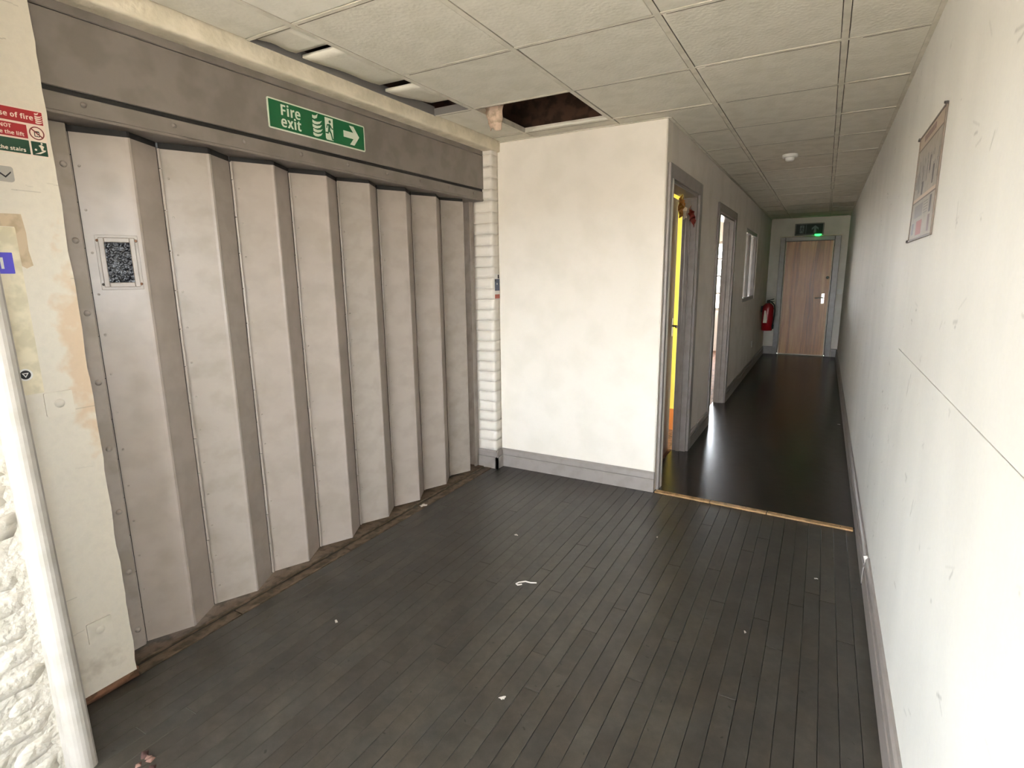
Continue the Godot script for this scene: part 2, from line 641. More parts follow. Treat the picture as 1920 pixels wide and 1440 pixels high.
# ------------------------------------------------------------------ the rooms
func window_unit(n: String, w: float, h: float, at: Vector3, turn: float, cols: int, rows: int, pane_mat: Material, label: String, fm: Material = M.trimwhite) -> void:
	var o := structure(n, label, at, turn)
	var f := 0.05
	box(o, "window_frame", fm, Vector3(-w / 2, 0, -0.04), Vector3(-w / 2 + f, h, 0.04), 0.004)
	box(o, "window_frame", fm, Vector3(w / 2 - f, 0, -0.04), Vector3(w / 2, h, 0.04), 0.004)
	box(o, "window_frame", fm, Vector3(-w / 2 + f, 0, -0.04), Vector3(w / 2 - f, f, 0.04), 0.004)
	box(o, "window_frame", fm, Vector3(-w / 2 + f, h - f, -0.04), Vector3(w / 2 - f, h, 0.04), 0.004)
	for c in range(1, cols):
		var x := -w / 2 + w * c / cols
		box(o, "mullion", fm, Vector3(x - 0.02, f, -0.03), Vector3(x + 0.02, h - f, 0.03), 0.004)
	for r in range(1, rows):
		var y := h * r / rows
		for c in cols:
			var x0 := -w / 2 + w * c / cols + (f if c == 0 else 0.02)
			var x1 := -w / 2 + w * (c + 1) / cols - (f if c == cols - 1 else 0.02)
			box(o, "glazing_bar", fm, Vector3(x0, y - 0.015, -0.02), Vector3(x1, y + 0.015, 0.02), 0.003)
	for c in cols:
		for r in rows:
			var x0 := -w / 2 + w * c / cols + 0.02
			var x1 := -w / 2 + w * (c + 1) / cols - 0.02
			box(o, "pane", pane_mat, Vector3(x0, h * r / rows + 0.015, -0.003), Vector3(x1, h * (r + 1) / rows - 0.015, 0.003))

func build_shell() -> void:
	# slab of the floor above
	var up := structure("ceiling_slab", "dark brown underside of the floor above, seen through the missing tile")
	box(up, "slab", M.void, Vector3(-4.4, SLAB, -11.1), Vector3(0.6, SLAB + 0.2, 2.3))
	# right wall, lined with two boards that meet in a horizontal joint near the camera
	var r := structure("wall_right", "long scuffed white wall on the right")
	box(r, "masonry", M.passage, Vector3(XR + 0.012, 0, ZE - 0.2), Vector3(XR + 0.22, SLAB, -0.20))
	boxes(r, "window_reveal", M.passage, [
		[Vector3(XR + 0.012, 0, -0.20), Vector3(XR + 0.22, 1.3, 0.50)],
		[Vector3(XR + 0.012, 1.96, -0.20), Vector3(XR + 0.22, SLAB, 0.50)],
		[Vector3(XR + 0.012, 0, 0.50), Vector3(XR + 0.22, SLAB, 1.9)]])
	window_unit("window_7", 0.70, 0.66, Vector3(XR + 0.13, 1.3, 0.15), PI / 2, 2, 1, M.glass, "landing window beside the camera")
	boxes(r, "board", M.passage, [[Vector3(XR, 0, ZE), Vector3(XR + 0.012, H + 0.1, -2.7)]])
	box(r, "board", M.passage, Vector3(XR, 0, -2.7), Vector3(XR + 0.012, 1.1145, -0.20), 0.001)
	box(r, "board", M.passage, Vector3(XR, 1.1165, -2.7), Vector3(XR + 0.012, H + 0.1, -0.20), 0.001)
	# back wall of the lobby
	var b := structure("wall_back", "white wall facing the camera at the end of the lobby")
	box(b, "plaster", M.wall, Vector3(-2.6, 0, ZB - 0.12), Vector3(XC, H + 0.02, ZB))
	box(b, "bare_masonry", M.void, Vector3(-2.6, H + 0.02, ZB - 0.12), Vector3(XC, SLAB, ZB))
	tube(b, "corner_bead", M.wall, [Vector3(XC - 0.004, 0.135, ZB - 0.004), Vector3(XC - 0.004, H, ZB - 0.004)], 0.006, 8)
	# corridor left wall with two doorways and a window
	var c := structure("wall_corridor", "grey-white corridor wall with two doorways and a window")
	var x0 := XC - 0.105
	for bb in [
		[Vector3(x0, 0, -3.60), Vector3(XC, SLAB, ZB - 0.119)],
		[Vector3(x0, 2.0, -4.44), Vector3(XC, SLAB, -3.60)],
		[Vector3(x0, 0, -5.40), Vector3(XC, SLAB, -4.44)],
		[Vector3(x0, 1.97, -6.38), Vector3(XC, SLAB, -5.40)],
		[Vector3(x0, 0, -7.46), Vector3(XC, SLAB, -6.38)],
		[Vector3(x0, 0, -8.80), Vector3(XC, 1.06, -7.46)],
		[Vector3(x0, 1.97, -8.80), Vector3(XC, SLAB, -7.46)],
		[Vector3(x0, 0, ZE), Vector3(XC, SLAB, -8.80)]]:
		box(c, "plaster", M.corridor, bb[0], bb[1])
	# end wall
	var e := structure("wall_end", "white wall around the wooden door at the end of the corridor")
	boxes(e, "plaster", M.corridor, [
		[Vector3(-4.3, 0, ZE - 0.2), Vector3(-3.75, SLAB, ZE)],
		[Vector3(-3.75, 0, ZE - 0.2), Vector3(-1.20, 0.75, ZE)],
		[Vector3(-3.75, 2.0, ZE - 0.2), Vector3(-1.20, SLAB, ZE)],
		[Vector3(-1.20, 0, ZE - 0.2), Vector3(-0.70, SLAB, ZE)],
		[Vector3(-0.70, 2.0, ZE - 0.2), Vector3(0.16, SLAB, ZE)],
		[Vector3(0.16, 0, ZE - 0.2), Vector3(XR + 0.2, SLAB, ZE)]])
	# rooms on the left of the corridor
	var w := structure("wall_west", "far wall of the side rooms with their daylight windows")
	boxes(w, "plaster", M.roomwhite, [
		[Vector3(-4.3, 0, ZE), Vector3(-4.1, 0.8, -3.48)],
		[Vector3(-4.3, 2.15, ZE), Vector3(-4.1, SLAB, -3.48)],
		[Vector3(-4.3, 0.8, ZE), Vector3(-4.1, 2.15, -10.2)],
		[Vector3(-4.3, 0.8, -9.5), Vector3(-4.1, 2.15, -5.0)],
		[Vector3(-4.3, 0.8, -3.8), Vector3(-4.1, 2.15, -3.48)]])
	box(w, "backing", M.roomwhite, Vector3(-4.1, 0, ZB - 0.12), Vector3(-2.6, SLAB, ZB - 0.02))
	var pt := structure("wall_partition", "yellow partition seen through the gap of the nearest door")
	box(pt, "plaster", M.roomwhite, Vector3(-4.1, 0, -5.12), Vector3(x0, SLAB, -5.06))
	box(pt, "yellow_lining", M.yellow, Vector3(-4.1, 0.2, -5.06), Vector3(x0, 2.4, -5.04))
	box(pt, "kick_board", M.orange, Vector3(-4.1, 0, -5.06), Vector3(x0, 0.2, -5.03))
	var rc := structure("ceiling_rooms", "plain ceiling of the side rooms")
	box(rc, "board", M.roomwhite, Vector3(-4.1, 2.42, ZE), Vector3(x0, 2.45, -3.60))
	window_unit("window_1", 1.34, 0.91, Vector3(XC - 0.052, 1.06, -8.13), PI / 2, 2, 1, M.frosted, "corridor window with hazy glass in a grey frame", M.greytrim)
	window_unit("window_2", 2.55, 1.25, Vector3(-2.475, 0.75, ZE - 0.1), 0, 4, 4, M.glass, "window of the far side room")
	window_unit("window_3", 0.7, 1.35, Vector3(-4.2, 0.8, -9.85), PI / 2, 1, 1, M.glass, "wide window of the far side room")
	window_unit("window_4", 1.2, 1.35, Vector3(-4.2, 0.8, -4.4), PI / 2, 2, 1, M.glass, "window of the nearer side room")
	# landing behind the camera, where the daylight comes in
	var s := structure("wall_south", "window wall behind the camera")
	boxes(s, "plaster", M.wall, [
		[Vector3(-3.9, 0, 1.9), Vector3(0.5, 0.50, 2.1)],
		[Vector3(-3.9, 1.96, 1.9), Vector3(0.5, SLAB, 2.1)],
		[Vector3(-3.9, 0.50, 1.9), Vector3(-3.45, 1.96, 2.1)],
		[Vector3(-2.05, 0.50, 1.9), Vector3(-1.80, 1.96, 2.1)],
		[Vector3(-0.80, 0.50, 1.9), Vector3(-0.64, 1.96, 2.1)],
		[Vector3(0.26, 0.50, 1.9), Vector3(0.5, 1.96, 2.1)]])
	window_unit("window_5", 1.00, 1.46, Vector3(-1.30, 0.50, 2.0), 0, 2, 1, M.glass, "landing window behind the camera in the middle")
	window_unit("window_6", 0.90, 1.46, Vector3(-0.19, 0.50, 2.0), 0, 2, 1, M.glass, "landing window behind the camera on the right")
	window_unit("added_window_8", 1.40, 1.46, Vector3(-2.75, 0.50, 2.0), 0, 2, 1, M.glass, "unseen window added behind the camera on the left to light the right wall")  # unseen window, added so more daylight reaches the right wall
	var lw := structure("wall_landing", "walls of the landing beside the brick wall")
	boxes(lw, "plaster", M.wall, [
		[Vector3(-3.9, 0, 0.25), Vector3(-1.85, SLAB, 0.35)],
		[Vector3(-3.9, 0, 0.35), Vector3(-3.75, SLAB, 1.9)]])
	# painted brick wall at the left edge
	var l := structure("wall_left", "thickly painted white brick wall at the left edge")
	box(l, "mortar", M.brick, Vector3(-2.1, 0, -0.555), Vector3(-1.850, SLAB, 0.35))
	var variants := []
	for k in 9:
		variants.append(lump(0.221, 0.072, 0.012, 0.006, 100 + k))
	var half := lump(0.105, 0.072, 0.012, 0.006, 131, 3, 3)
	var rows := 31
	for j in rows:
		var y := 0.0375 + j * 0.075
		var z := -0.553
		if j % 2 == 1:
			put(l, "brick", half, M.brick, Vector3(-1.846 + rng.randf_range(-0.002, 0.003), y, z + 0.053), Vector3(0, PI / 2, 0))
			z += 0.108
		while z < 0.30:
			put(l, "brick", variants[rng.randi() % 9], M.brick, Vector3(-1.846 + rng.randf_range(-0.002, 0.003), y + rng.randf_range(-0.001, 0.001), z + 0.111), Vector3(rng.randf_range(-0.01, 0.01), PI / 2, 0))
			z += 0.224
	# rounded trim that closes the end of the brick wall
	var t := structure("trim_1", "white painted rounded corner trim beside the brick wall")
	var prof := PackedVector2Array()
	for k in 9:
		var a := lerpf(-0.15, 1.15, k / 8.0) * PI / 2
		prof.append(Vector2(-1.805 + 0.034 * cos(a), -0.588 + 0.034 * sin(a)))
	prof.append(Vector2(-1.86, -0.553))
	prof.append(Vector2(-1.90, -0.553))
	prof.append(Vector2(-1.90, -0.612))
	prof.append(Vector2(-1.782, -0.612))
	prof.append(Vector2(-1.776, -0.606))
	put(t, "moulding", extrude(prof, Vector3.ZERO, Vector3.RIGHT, Vector3(0, 0, 1), Vector3(0, H + 0.05, 0)), M.trimwhite)
	t.rotation.z = 0.030
	t.position = Vector3(-0.010, 0.053, 0)
	# wall with the lift notices; its free edge is chipped
	var n := structure("wall_notices", "narrow cream plaster wall that carries the lift notices")
	var pts := PackedVector2Array([Vector2(-0.40, 0.035)])
	var y2 := 0.035
	while y2 < 2.32:
		pts.append(Vector2(-0.868 + rng.randf_range(-0.003, 0.003), y2))
		y2 += rng.randf_range(0.025, 0.075)
	pts.append(Vector2(-0.868, SLAB))
	pts.append(Vector2(-0.40, SLAB))
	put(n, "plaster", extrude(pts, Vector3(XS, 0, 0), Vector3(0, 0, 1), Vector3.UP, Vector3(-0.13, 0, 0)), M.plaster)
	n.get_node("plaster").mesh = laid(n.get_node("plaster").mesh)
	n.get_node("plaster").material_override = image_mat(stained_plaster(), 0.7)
	box(n, "core", M.plaster, Vector3(-2.9, 0, -0.86), Vector3(XS - 0.13, SLAB, -0.40))
	box(n, "side", M.plaster, Vector3(-2.2, 0, -0.56), Vector3(-1.9, SLAB, -0.40))
	put(n, "worn_foot", lump(0.27, 0.038, 0.03, 0.006, 77, 8, 3), M.dirtwood, Vector3(XS - 0.002, 0.018, -0.742), Vector3(0, PI / 2, 0))
	# pier between the shutter and the back wall: painted brick
	var p := structure("wall_pier", "white painted brick pier beside the folding shutter")
	box(p, "mortar", M.wall, Vector3(-2.6, 0, ZB), Vector3(-2.0465, SLAB, -3.3925))
	var pv := []
	for k in 4:
		pv.append(lump(0.157, 0.0752, 0.003, 0.0015, 160 + k, 5, 3, 0.0004))
	var sd := lump(0.084, 0.0752, 0.003, 0.0015, 170, 3, 3, 0.0004)
	for j in 29:
		var y := 0.175 + j * 0.075
		if y > 2.29:
			break
		put(p, "brick", pv[j % 4], M.wall, Vector3(-2.124 + (0.002 if j % 2 == 0 else 0.0), y, -3.3915))
		put(p, "brick", sd, M.wall, Vector3(-2.0455, y, -3.435), Vector3(0, PI / 2, 0))
	# lift shaft behind the shutter
	var sh := structure("wall_shaft", "dark lift shaft behind the shutter")
	boxes(sh, "lining", M.void, [[Vector3(-3.3, 0, -3.45), Vector3(-3.2, SLAB, -0.86)], [Vector3(-3.2, 2.3, -3.45), Vector3(-2.3, 2.4, -0.86)], [Vector3(-3.2, 0, ZB - 0.02), Vector3(-2.6, SLAB, -3.40)]])
	# rough plaster beam over the shutter
	var bm := structure("trim_2", "rough cream plaster beam above the shutter")
	put(bm, "beam", rough_run([Vector2(-2.028, 2.36), Vector2(-2.026, 2.33), Vector2(-2.026, 2.30), Vector2(-2.026, 2.272), Vector2(-2.029, 2.265), Vector2(-2.036, 2.262), Vector2(-2.065, 2.261), Vector2(-2.09, 2.262), Vector2(-2.13, 2.264), Vector2(-2.30, 2.28), Vector2(-2.30, 2.36)], ZB, -0.4, 0.018, 0.0022, 5), M.beam)
	box(bm, "core", M.void, Vector3(-2.6, 2.36, ZB), Vector3(-2.10, SLAB, -0.4))

func build_floor() -> void:
	var f := structure("floor", "grey painted narrow floorboards of the lobby")
	box(f, "base", M.underfloor, Vector3(-4.3, -0.25, -11.0), Vector3(0.6, -0.0185, 2.3))
	box(f, "landing_boards", M.planks[0], Vector3(-3.8, -0.0185, 0.45), Vector3(XR, 0.0, 1.9))
	var pw := 0.0605
	var x := -2.078
	var k := 0
	while x < XR - 0.005:
		var x1 := minf(x + pw - 0.0012, XR)
		var z := 0.45
		var first := true
		while z > -3.46:
			var l := rng.randf_range(0.4, 1.8) if first else rng.randf_range(1.3, 2.2)
			first = false
			var z1 := maxf(z - l, -3.47)
			if z1 < -3.2:
				z1 = -3.47
			# the board ends behind the walls are left out
			var za := z
			if x < -1.84:
				za = minf(za, -0.55)
			if za - z1 > 0.05:
				var pl := box(f, "plank", M.planks[rng.randi() % 5], Vector3(x, -0.0185, z1 + 0.0008), Vector3(x1, 0.0, za - 0.0008), 0.0012)
				pl.position.y += rng.randf_range(-0.0007, 0.0)
				pl.rotation.z = rng.randf_range(-0.003, 0.003)
			z = z1
		x += pw
		k += 1
	# lift sill and its worn edge boards
	var s := thing("lift_sill", "dirty brown worn sill under the folding shutter", "sill")
	box(s, "plate", M.sill, Vector3(-2.32, -0.0185, -3.40), Vector3(-2.150, 0.006, -0.86), 0.003)
	box(s, "groove_strip", M.underfloor, Vector3(-2.149, -0.0185, -3.39), Vector3(-2.138, -0.004, -0.87))
	var zz := -0.88
	while zz > -3.35:
		var l2 := rng.randf_range(0.35, 0.7)
		var z2 := maxf(zz - l2, -3.39)
		var bd := box(s, "edge_board", M.sill if rng.randf() < 0.6 else M.planks[2], Vector3(-2.137, -0.0185, z2 + 0.003), Vector3(-2.081 - rng.randf_range(0.0, 0.006), 0.002, zz - 0.003), 0.003)
		bd.rotation.y = rng.randf_range(-0.008, 0.008)
		zz = z2
	# corridor floor
	var c := structure("floor_corridor", "dark polished corridor floor")
	box(c, "sheet", M.darkfloor, Vector3(XC - 0.105, -0.0185, ZE - 0.06), Vector3(XR, 0.003, -3.46))
	box(c, "room_boards", M.dirtwood, Vector3(-4.1, -0.0185, ZE), Vector3(XC - 0.105, 0.001, -3.6))
	var t := thing("threshold_strip", "worn wooden threshold strip between lobby boards and dark corridor floor", "threshold", Vector3(-0.305, 0.0, -3.452), -0.045)
	var segs := [-0.565, -0.21, 0.12, 0.565]
	for i in 3:
		box(t, "batten", M.strip, Vector3(segs[i], 0.0, -0.022), Vector3(segs[i + 1] - 0.002, 0.011, 0.022), 0.004)
	for sx in [-0.5, -0.25, 0.0, 0.2, 0.5]:
		lathe(t, "nail", M.seam, [[0.004, 0.0], [0.003, 0.0125], [0.0, 0.0128]], 8, Vector3(sx, 0, 0.006 * (1 if sx > 0 else -1)))

func build_ceiling() -> void:
	var c := structure("ceiling", "suspended ceiling of square off-white tiles")
	var xs := [-2.028, -1.770, -1.183, -0.596, -0.009, XR]
	var rows := []
	var z := -1.544 + 0.6 * 6
	while z > ZE - 0.5:
		rows.append(z)
		z -= 0.6
	var tw := 0.012
	for i in rows.size() - 1:
		var za: float = minf(rows[i], 1.9)
		var zb: float = maxf(rows[i + 1], ZE)
		if za <= zb + 0.02:
			continue
		for j in 5:
			var x0: float = xs[j]
			var x1: float = xs[j + 1]
			var a := za
			var b := zb
			if j == 0 and za < -1.5 and zb > -2.8:
				continue                                   # slipped strip tiles, built below
			if j == 1 and absf(za + 2.744) < 0.01:
				continue                                   # the missing tile
			if x1 < XC + 0.05:
				b = maxf(b, ZB)
			elif x0 < XC and za < ZB + 0.05:
				x0 = XC
			if a - b < 0.03:
				continue
			var g := tw + 0.0025
			var m: Material = [M.tile, M.tile_b, M.tile, M.tile_c][rng.randi() % 4] if rng.randf() < 0.35 else M.tile
			if j == 1 or j == 2:
				if absf(za + 0.944) < 0.01:
					m = M.tile_c
			var t := box(c, "ceiling_tile", m, Vector3(x0 + g, H, b + g - 0.003), Vector3(x1 - g, H + 0.014, a - g + 0.003), 0.0015)
			t.position.y += rng.randf_range(0.0, 0.004)
			t.rotation = Vector3(rng.randf_range(-0.004, 0.004), rng.randf_range(-0.003, 0.003), rng.randf_range(-0.004, 0.004))
	# tees along the passage
	for j in [1, 2, 3, 4]:
		var end := ZB if xs[j] < XC else ZE
		boxes(c, "main_tee", M.tee, [
			[Vector3(xs[j] - tw, H - 0.0005, end), Vector3(xs[j] + tw, H + 0.0025, 1.9)],
			[Vector3(xs[j] - 0.002, H + 0.0025, end), Vector3(xs[j] + 0.002, H + 0.035, 1.9)]])
	for zr in rows:
		if zr > 1.85 or zr < ZE + 0.05:
			continue
		for j in 5:
			var x0: float = xs[j] + tw
			var x1: float = xs[j + 1] - tw
			if zr < ZB:
				if x1 < XC:
					continue
				x0 = maxf(x0, XC)
			if j == 0 and zr < -1.6 and zr > -2.7:
				continue
			boxes(c, "cross_tee", M.tee, [
				[Vector3(x0, H + 0.0005, zr - tw * 0.7), Vector3(x1, H + 0.003, zr + tw * 0.7)],
				[Vector3(x0, H + 0.003, zr - 0.0015), Vector3(x1, H + 0.03, zr + 0.0015)]])
			box(c, "grime_shade_joint", M.grime_shade, Vector3(x0 + rng.randf_range(0.0, 0.05), H, zr - 0.0120), Vector3(x1, H + 0.0035, zr - 0.0085))  # thin dark strip puts the gap shade, with dirt, into colour
	# wall angles
	boxes(c, "wall_angle", M.tee, [
		[Vector3(XR - 0.018, H - 0.003, ZE), Vector3(XR, H, 1.9)],
		[Vector3(XC, H - 0.003, ZE), Vector3(XC + 0.018, H, ZB)],
		[Vector3(-2.03, H - 0.004, ZB), Vector3(XC, H - 0.001, ZB + 0.018)],
		[Vector3(XC, H - 0.003, ZE), Vector3(XR, H, ZE + 0.018)]])
	box(c, "landing_board", M.tile, Vector3(-3.75, H, 0.35), Vector3(-2.03, H + 0.015, 1.9))
	# slipped and warped strip tiles beside the beam, with gaps between them
	var cuts := [[-1.560, -1.738, 0.0], [-1.785, -2.238, 0.008], [-2.288, -2.655, 0.02]]
	for q in cuts:
		put(c, "slipped_tile", bent(-1.984, -1.783, q[0], q[1], H + 0.006, q[2]), M.tile)
	boxes(c, "edge_angle", M.angle, [
		[Vector3(-2.026, H + 0.004, -2.74), Vector3(-2.022, H + 0.05, -1.55)],
		[Vector3(-2.026, H + 0.002, -2.744), Vector3(-1.78, H + 0.04, -2.735)]])
	# broken edge of the missing tile against the back wall, and torn lining that hangs from its frame
	var sl := PackedVector2Array([Vector2(-1.70, -3.335), Vector2(-1.60, -3.318), Vector2(-1.45, -3.312), Vector2(-1.38, -3.325), Vector2(-1.30, -3.316), Vector2(-1.195, -3.33), Vector2(-1.195, -3.36), Vector2(-1.70, -3.36)])
	put(c, "broken_tile_edge", extrude(sl, Vector3(0, H + 0.001, 0), Vector3.RIGHT, Vector3(0, 0, 1), Vector3(0, 0.012, 0)), M.tile_c)
	var h := thing("torn_lining", "torn pinkish lining hanging out of the ceiling opening", "debris")
	put(h, "flap", hanging_flap(), M.insul)

func bent(x0: float, x1: float, z0: float, z1: float, y: float, lift: float) -> ArrayMesh:
	var st := new_st()
	st.set_smooth_group(1)
	var n := 8
	var p := func(i: int, k: int, top: float) -> Vector3:
		var u := i / 4.0
		var v := k / float(n)
		var yy := y + lift * v * v * 1.8 + 0.006 * pow(1.0 - u, 2.0) * (0.6 + 0.4 * sin(v * 7.0 + z0)) + top
		return Vector3(lerpf(x0 + 0.012 * (v - 0.5) + 0.003 * sin(v * 9.0 + z0 * 5.0), x1, u), yy, lerpf(z0, z1, v))
	for i in 4:
		for k in n:
			quad(st, p.call(i, k, 0.0), p.call(i + 1, k, 0.0), p.call(i + 1, k + 1, 0.0), p.call(i, k + 1, 0.0), Vector3.DOWN)
			quad(st, p.call(i, k, 0.013), p.call(i + 1, k, 0.013), p.call(i + 1, k + 1, 0.013), p.call(i, k + 1, 0.013), Vector3.UP)
	for k in n:
		quad(st, p.call(0, k, 0.0), p.call(0, k + 1, 0.0), p.call(0, k + 1, 0.013), p.call(0, k, 0.013), Vector3.LEFT)
		quad(st, p.call(4, k, 0.0), p.call(4, k + 1, 0.0), p.call(4, k + 1, 0.013), p.call(4, k, 0.013), Vector3.RIGHT)
	for i in 4:
		quad(st, p.call(i, 0, 0.0), p.call(i + 1, 0, 0.0), p.call(i + 1, 0, 0.013), p.call(i, 0, 0.013), Vector3.BACK)
		quad(st, p.call(i, n, 0.0), p.call(i + 1, n, 0.0), p.call(i + 1, n, 0.013), p.call(i, n, 0.013), Vector3.FORWARD)
	return done(st)

func hanging_flap() -> ArrayMesh:
	nz.seed = 15
	nz.frequency = 14.0
	var st := new_st()
	st.set_smooth_group(1)
	var n := 7
	var p := func(i: int, k: int, back: float) -> Vector3:
		var u := i / 5.0
		var v := k / float(n)
		var wd := lerpf(0.125, 0.075, v) + nz.get_noise_2d(v * 2.0, 1.0) * 0.01
		var x := -1.715 + (u - 0.5) * wd + v * 0.01
		var y := 2.375 - v * 0.135 + (0.012 * sin(u * 6.0) if k == n else 0.0)
		return Vector3(x, y, -2.885 + 0.03 * sin(u * PI) + nz.get_noise_2d(u, v) * 0.03 + back)
	for i in 5:
		for k in n:
			quad(st, p.call(i, k, 0.0), p.call(i + 1, k, 0.0), p.call(i + 1, k + 1, 0.0), p.call(i, k + 1, 0.0), Vector3.BACK)
			quad(st, p.call(i, k, -0.007), p.call(i + 1, k, -0.007), p.call(i + 1, k + 1, -0.007), p.call(i, k + 1, -0.007), Vector3.FORWARD)
	for k in n:
		quad(st, p.call(0, k, 0.0), p.call(0, k + 1, 0.0), p.call(0, k + 1, -0.007), p.call(0, k, -0.007), Vector3.LEFT)
		quad(st, p.call(5, k, 0.0), p.call(5, k + 1, 0.0), p.call(5, k + 1, -0.007), p.call(5, k, -0.007), Vector3.RIGHT)
	for i in 5:
		quad(st, p.call(i, n, 0.0), p.call(i + 1, n, 0.0), p.call(i + 1, n, -0.007), p.call(i, n, -0.007), Vector3.DOWN)
	return done(st)

# skirting profile: (out from the wall, height)
func skirt(h := 0.138, t := 0.019) -> PackedVector2Array:
	return PackedVector2Array([Vector2(0, 0), Vector2(t, 0), Vector2(t, h * 0.64), Vector2(t - 0.008, h * 0.655), Vector2(t - 0.008, h * 0.70), Vector2(t - 0.002, h * 0.715), Vector2(t - 0.004, h * 0.92), Vector2(t - 0.011, h), Vector2(0, h)])

func run_skirt(called: String, label: String, a: Vector3, b: Vector3, outward: Vector3, h := 0.138) -> void:
	var o := structure(called, label)
	put(o, "moulding", extrude(skirt(h), a, outward, Vector3.UP, b - a), M.greytrim)

func build_baseboards() -> void:
	run_skirt("baseboard_back", "grey skirting board under the white back wall", Vector3(-2.048, 0, ZB), Vector3(XC + 0.001, 0, ZB), Vector3.BACK)
	run_skirt("baseboard_pier", "grey skirting board around the brick pier", Vector3(-2.195, 0, -3.392), Vector3(-2.027, 0, -3.392), Vector3.BACK)
	run_skirt("baseboard_pier_side", "short grey skirting board on the side of the pier", Vector3(-2.046, 0, ZB + 0.019), Vector3(-2.046, 0, -3.373), Vector3.RIGHT)
	run_skirt("baseboard_corridor", "grey skirting between the two doorways of the corridor", Vector3(XC, 0, -5.325), Vector3(XC, 0, -4.525), Vector3.RIGHT)
	run_skirt("baseboard_corridor_far", "grey skirting beyond the second doorway", Vector3(XC, 0, ZE), Vector3(XC, 0, -6.46), Vector3.RIGHT)
	run_skirt("baseboard_right", "grey skirting along the right wall, far length", Vector3(XR - 0.002, 0, ZE), Vector3(XR - 0.002, 0, -2.82), Vector3.LEFT, 0.130)
	run_skirt("baseboard_right_near", "grey skirting along the right wall, near length with a chipped end", Vector3(XR, 0, -2.80), Vector3(XR, 0, 1.9), Vector3.LEFT, 0.142)
	var ch := structure("trim_3", "white chipped end of the near skirting board")
	put(ch, "chip", lump(0.018, 0.03, 0.012, 0.002, 88, 3, 3), M.scrap, Vector3(XR - 0.012, 0.128, -2.806), Vector3(0, 0, 0.3))
	run_skirt("baseboard_end", "grey skirting left of the end door", Vector3(XC, 0, ZE), Vector3(-0.715, 0, ZE), Vector3.BACK)
	run_skirt("baseboard_end_right", "grey skirting right of the end door", Vector3(0.195, 0, ZE), Vector3(XR, 0, ZE), Vector3.BACK)

# ------------------------------------------------------------------ doors
# frame of a doorway in the corridor wall; z runs from za (near) to zb (far)
func door_frame(o: Node3D, za: float, zb: float, h: float, aw: float) -> void:
	var xf := XC
	var t := 0.019
	box(o, "architrave", M.greytrim, Vector3(xf, 0, za), Vector3(xf + t, h + aw, za + aw), 0.004)
	box(o, "architrave", M.greytrim, Vector3(xf, 0, zb - aw), Vector3(xf + t, h + aw, zb), 0.004)
	box(o, "architrave", M.greytrim, Vector3(xf, h, zb), Vector3(xf + t, h + aw, za), 0.004)
	box(o, "lining", M.greytrim, Vector3(xf - 0.105, 0, za - 0.018), Vector3(xf, h, za), 0.002)
	box(o, "lining", M.greytrim, Vector3(xf - 0.105, 0, zb), Vector3(xf, h, zb + 0.018), 0.002)
	box(o, "lining", M.greytrim, Vector3(xf - 0.105, h - 0.018, zb + 0.018), Vector3(xf, h, za - 0.018), 0.002)
	box(o, "stop", M.greytrim, Vector3(xf - 0.075, 0, zb + 0.018), Vector3(xf - 0.045, h - 0.018, zb + 0.03), 0.002)
	box(o, "stop", M.greytrim, Vector3(xf - 0.075, 0, za - 0.03), Vector3(xf - 0.045, h - 0.018, za - 0.018), 0.002)

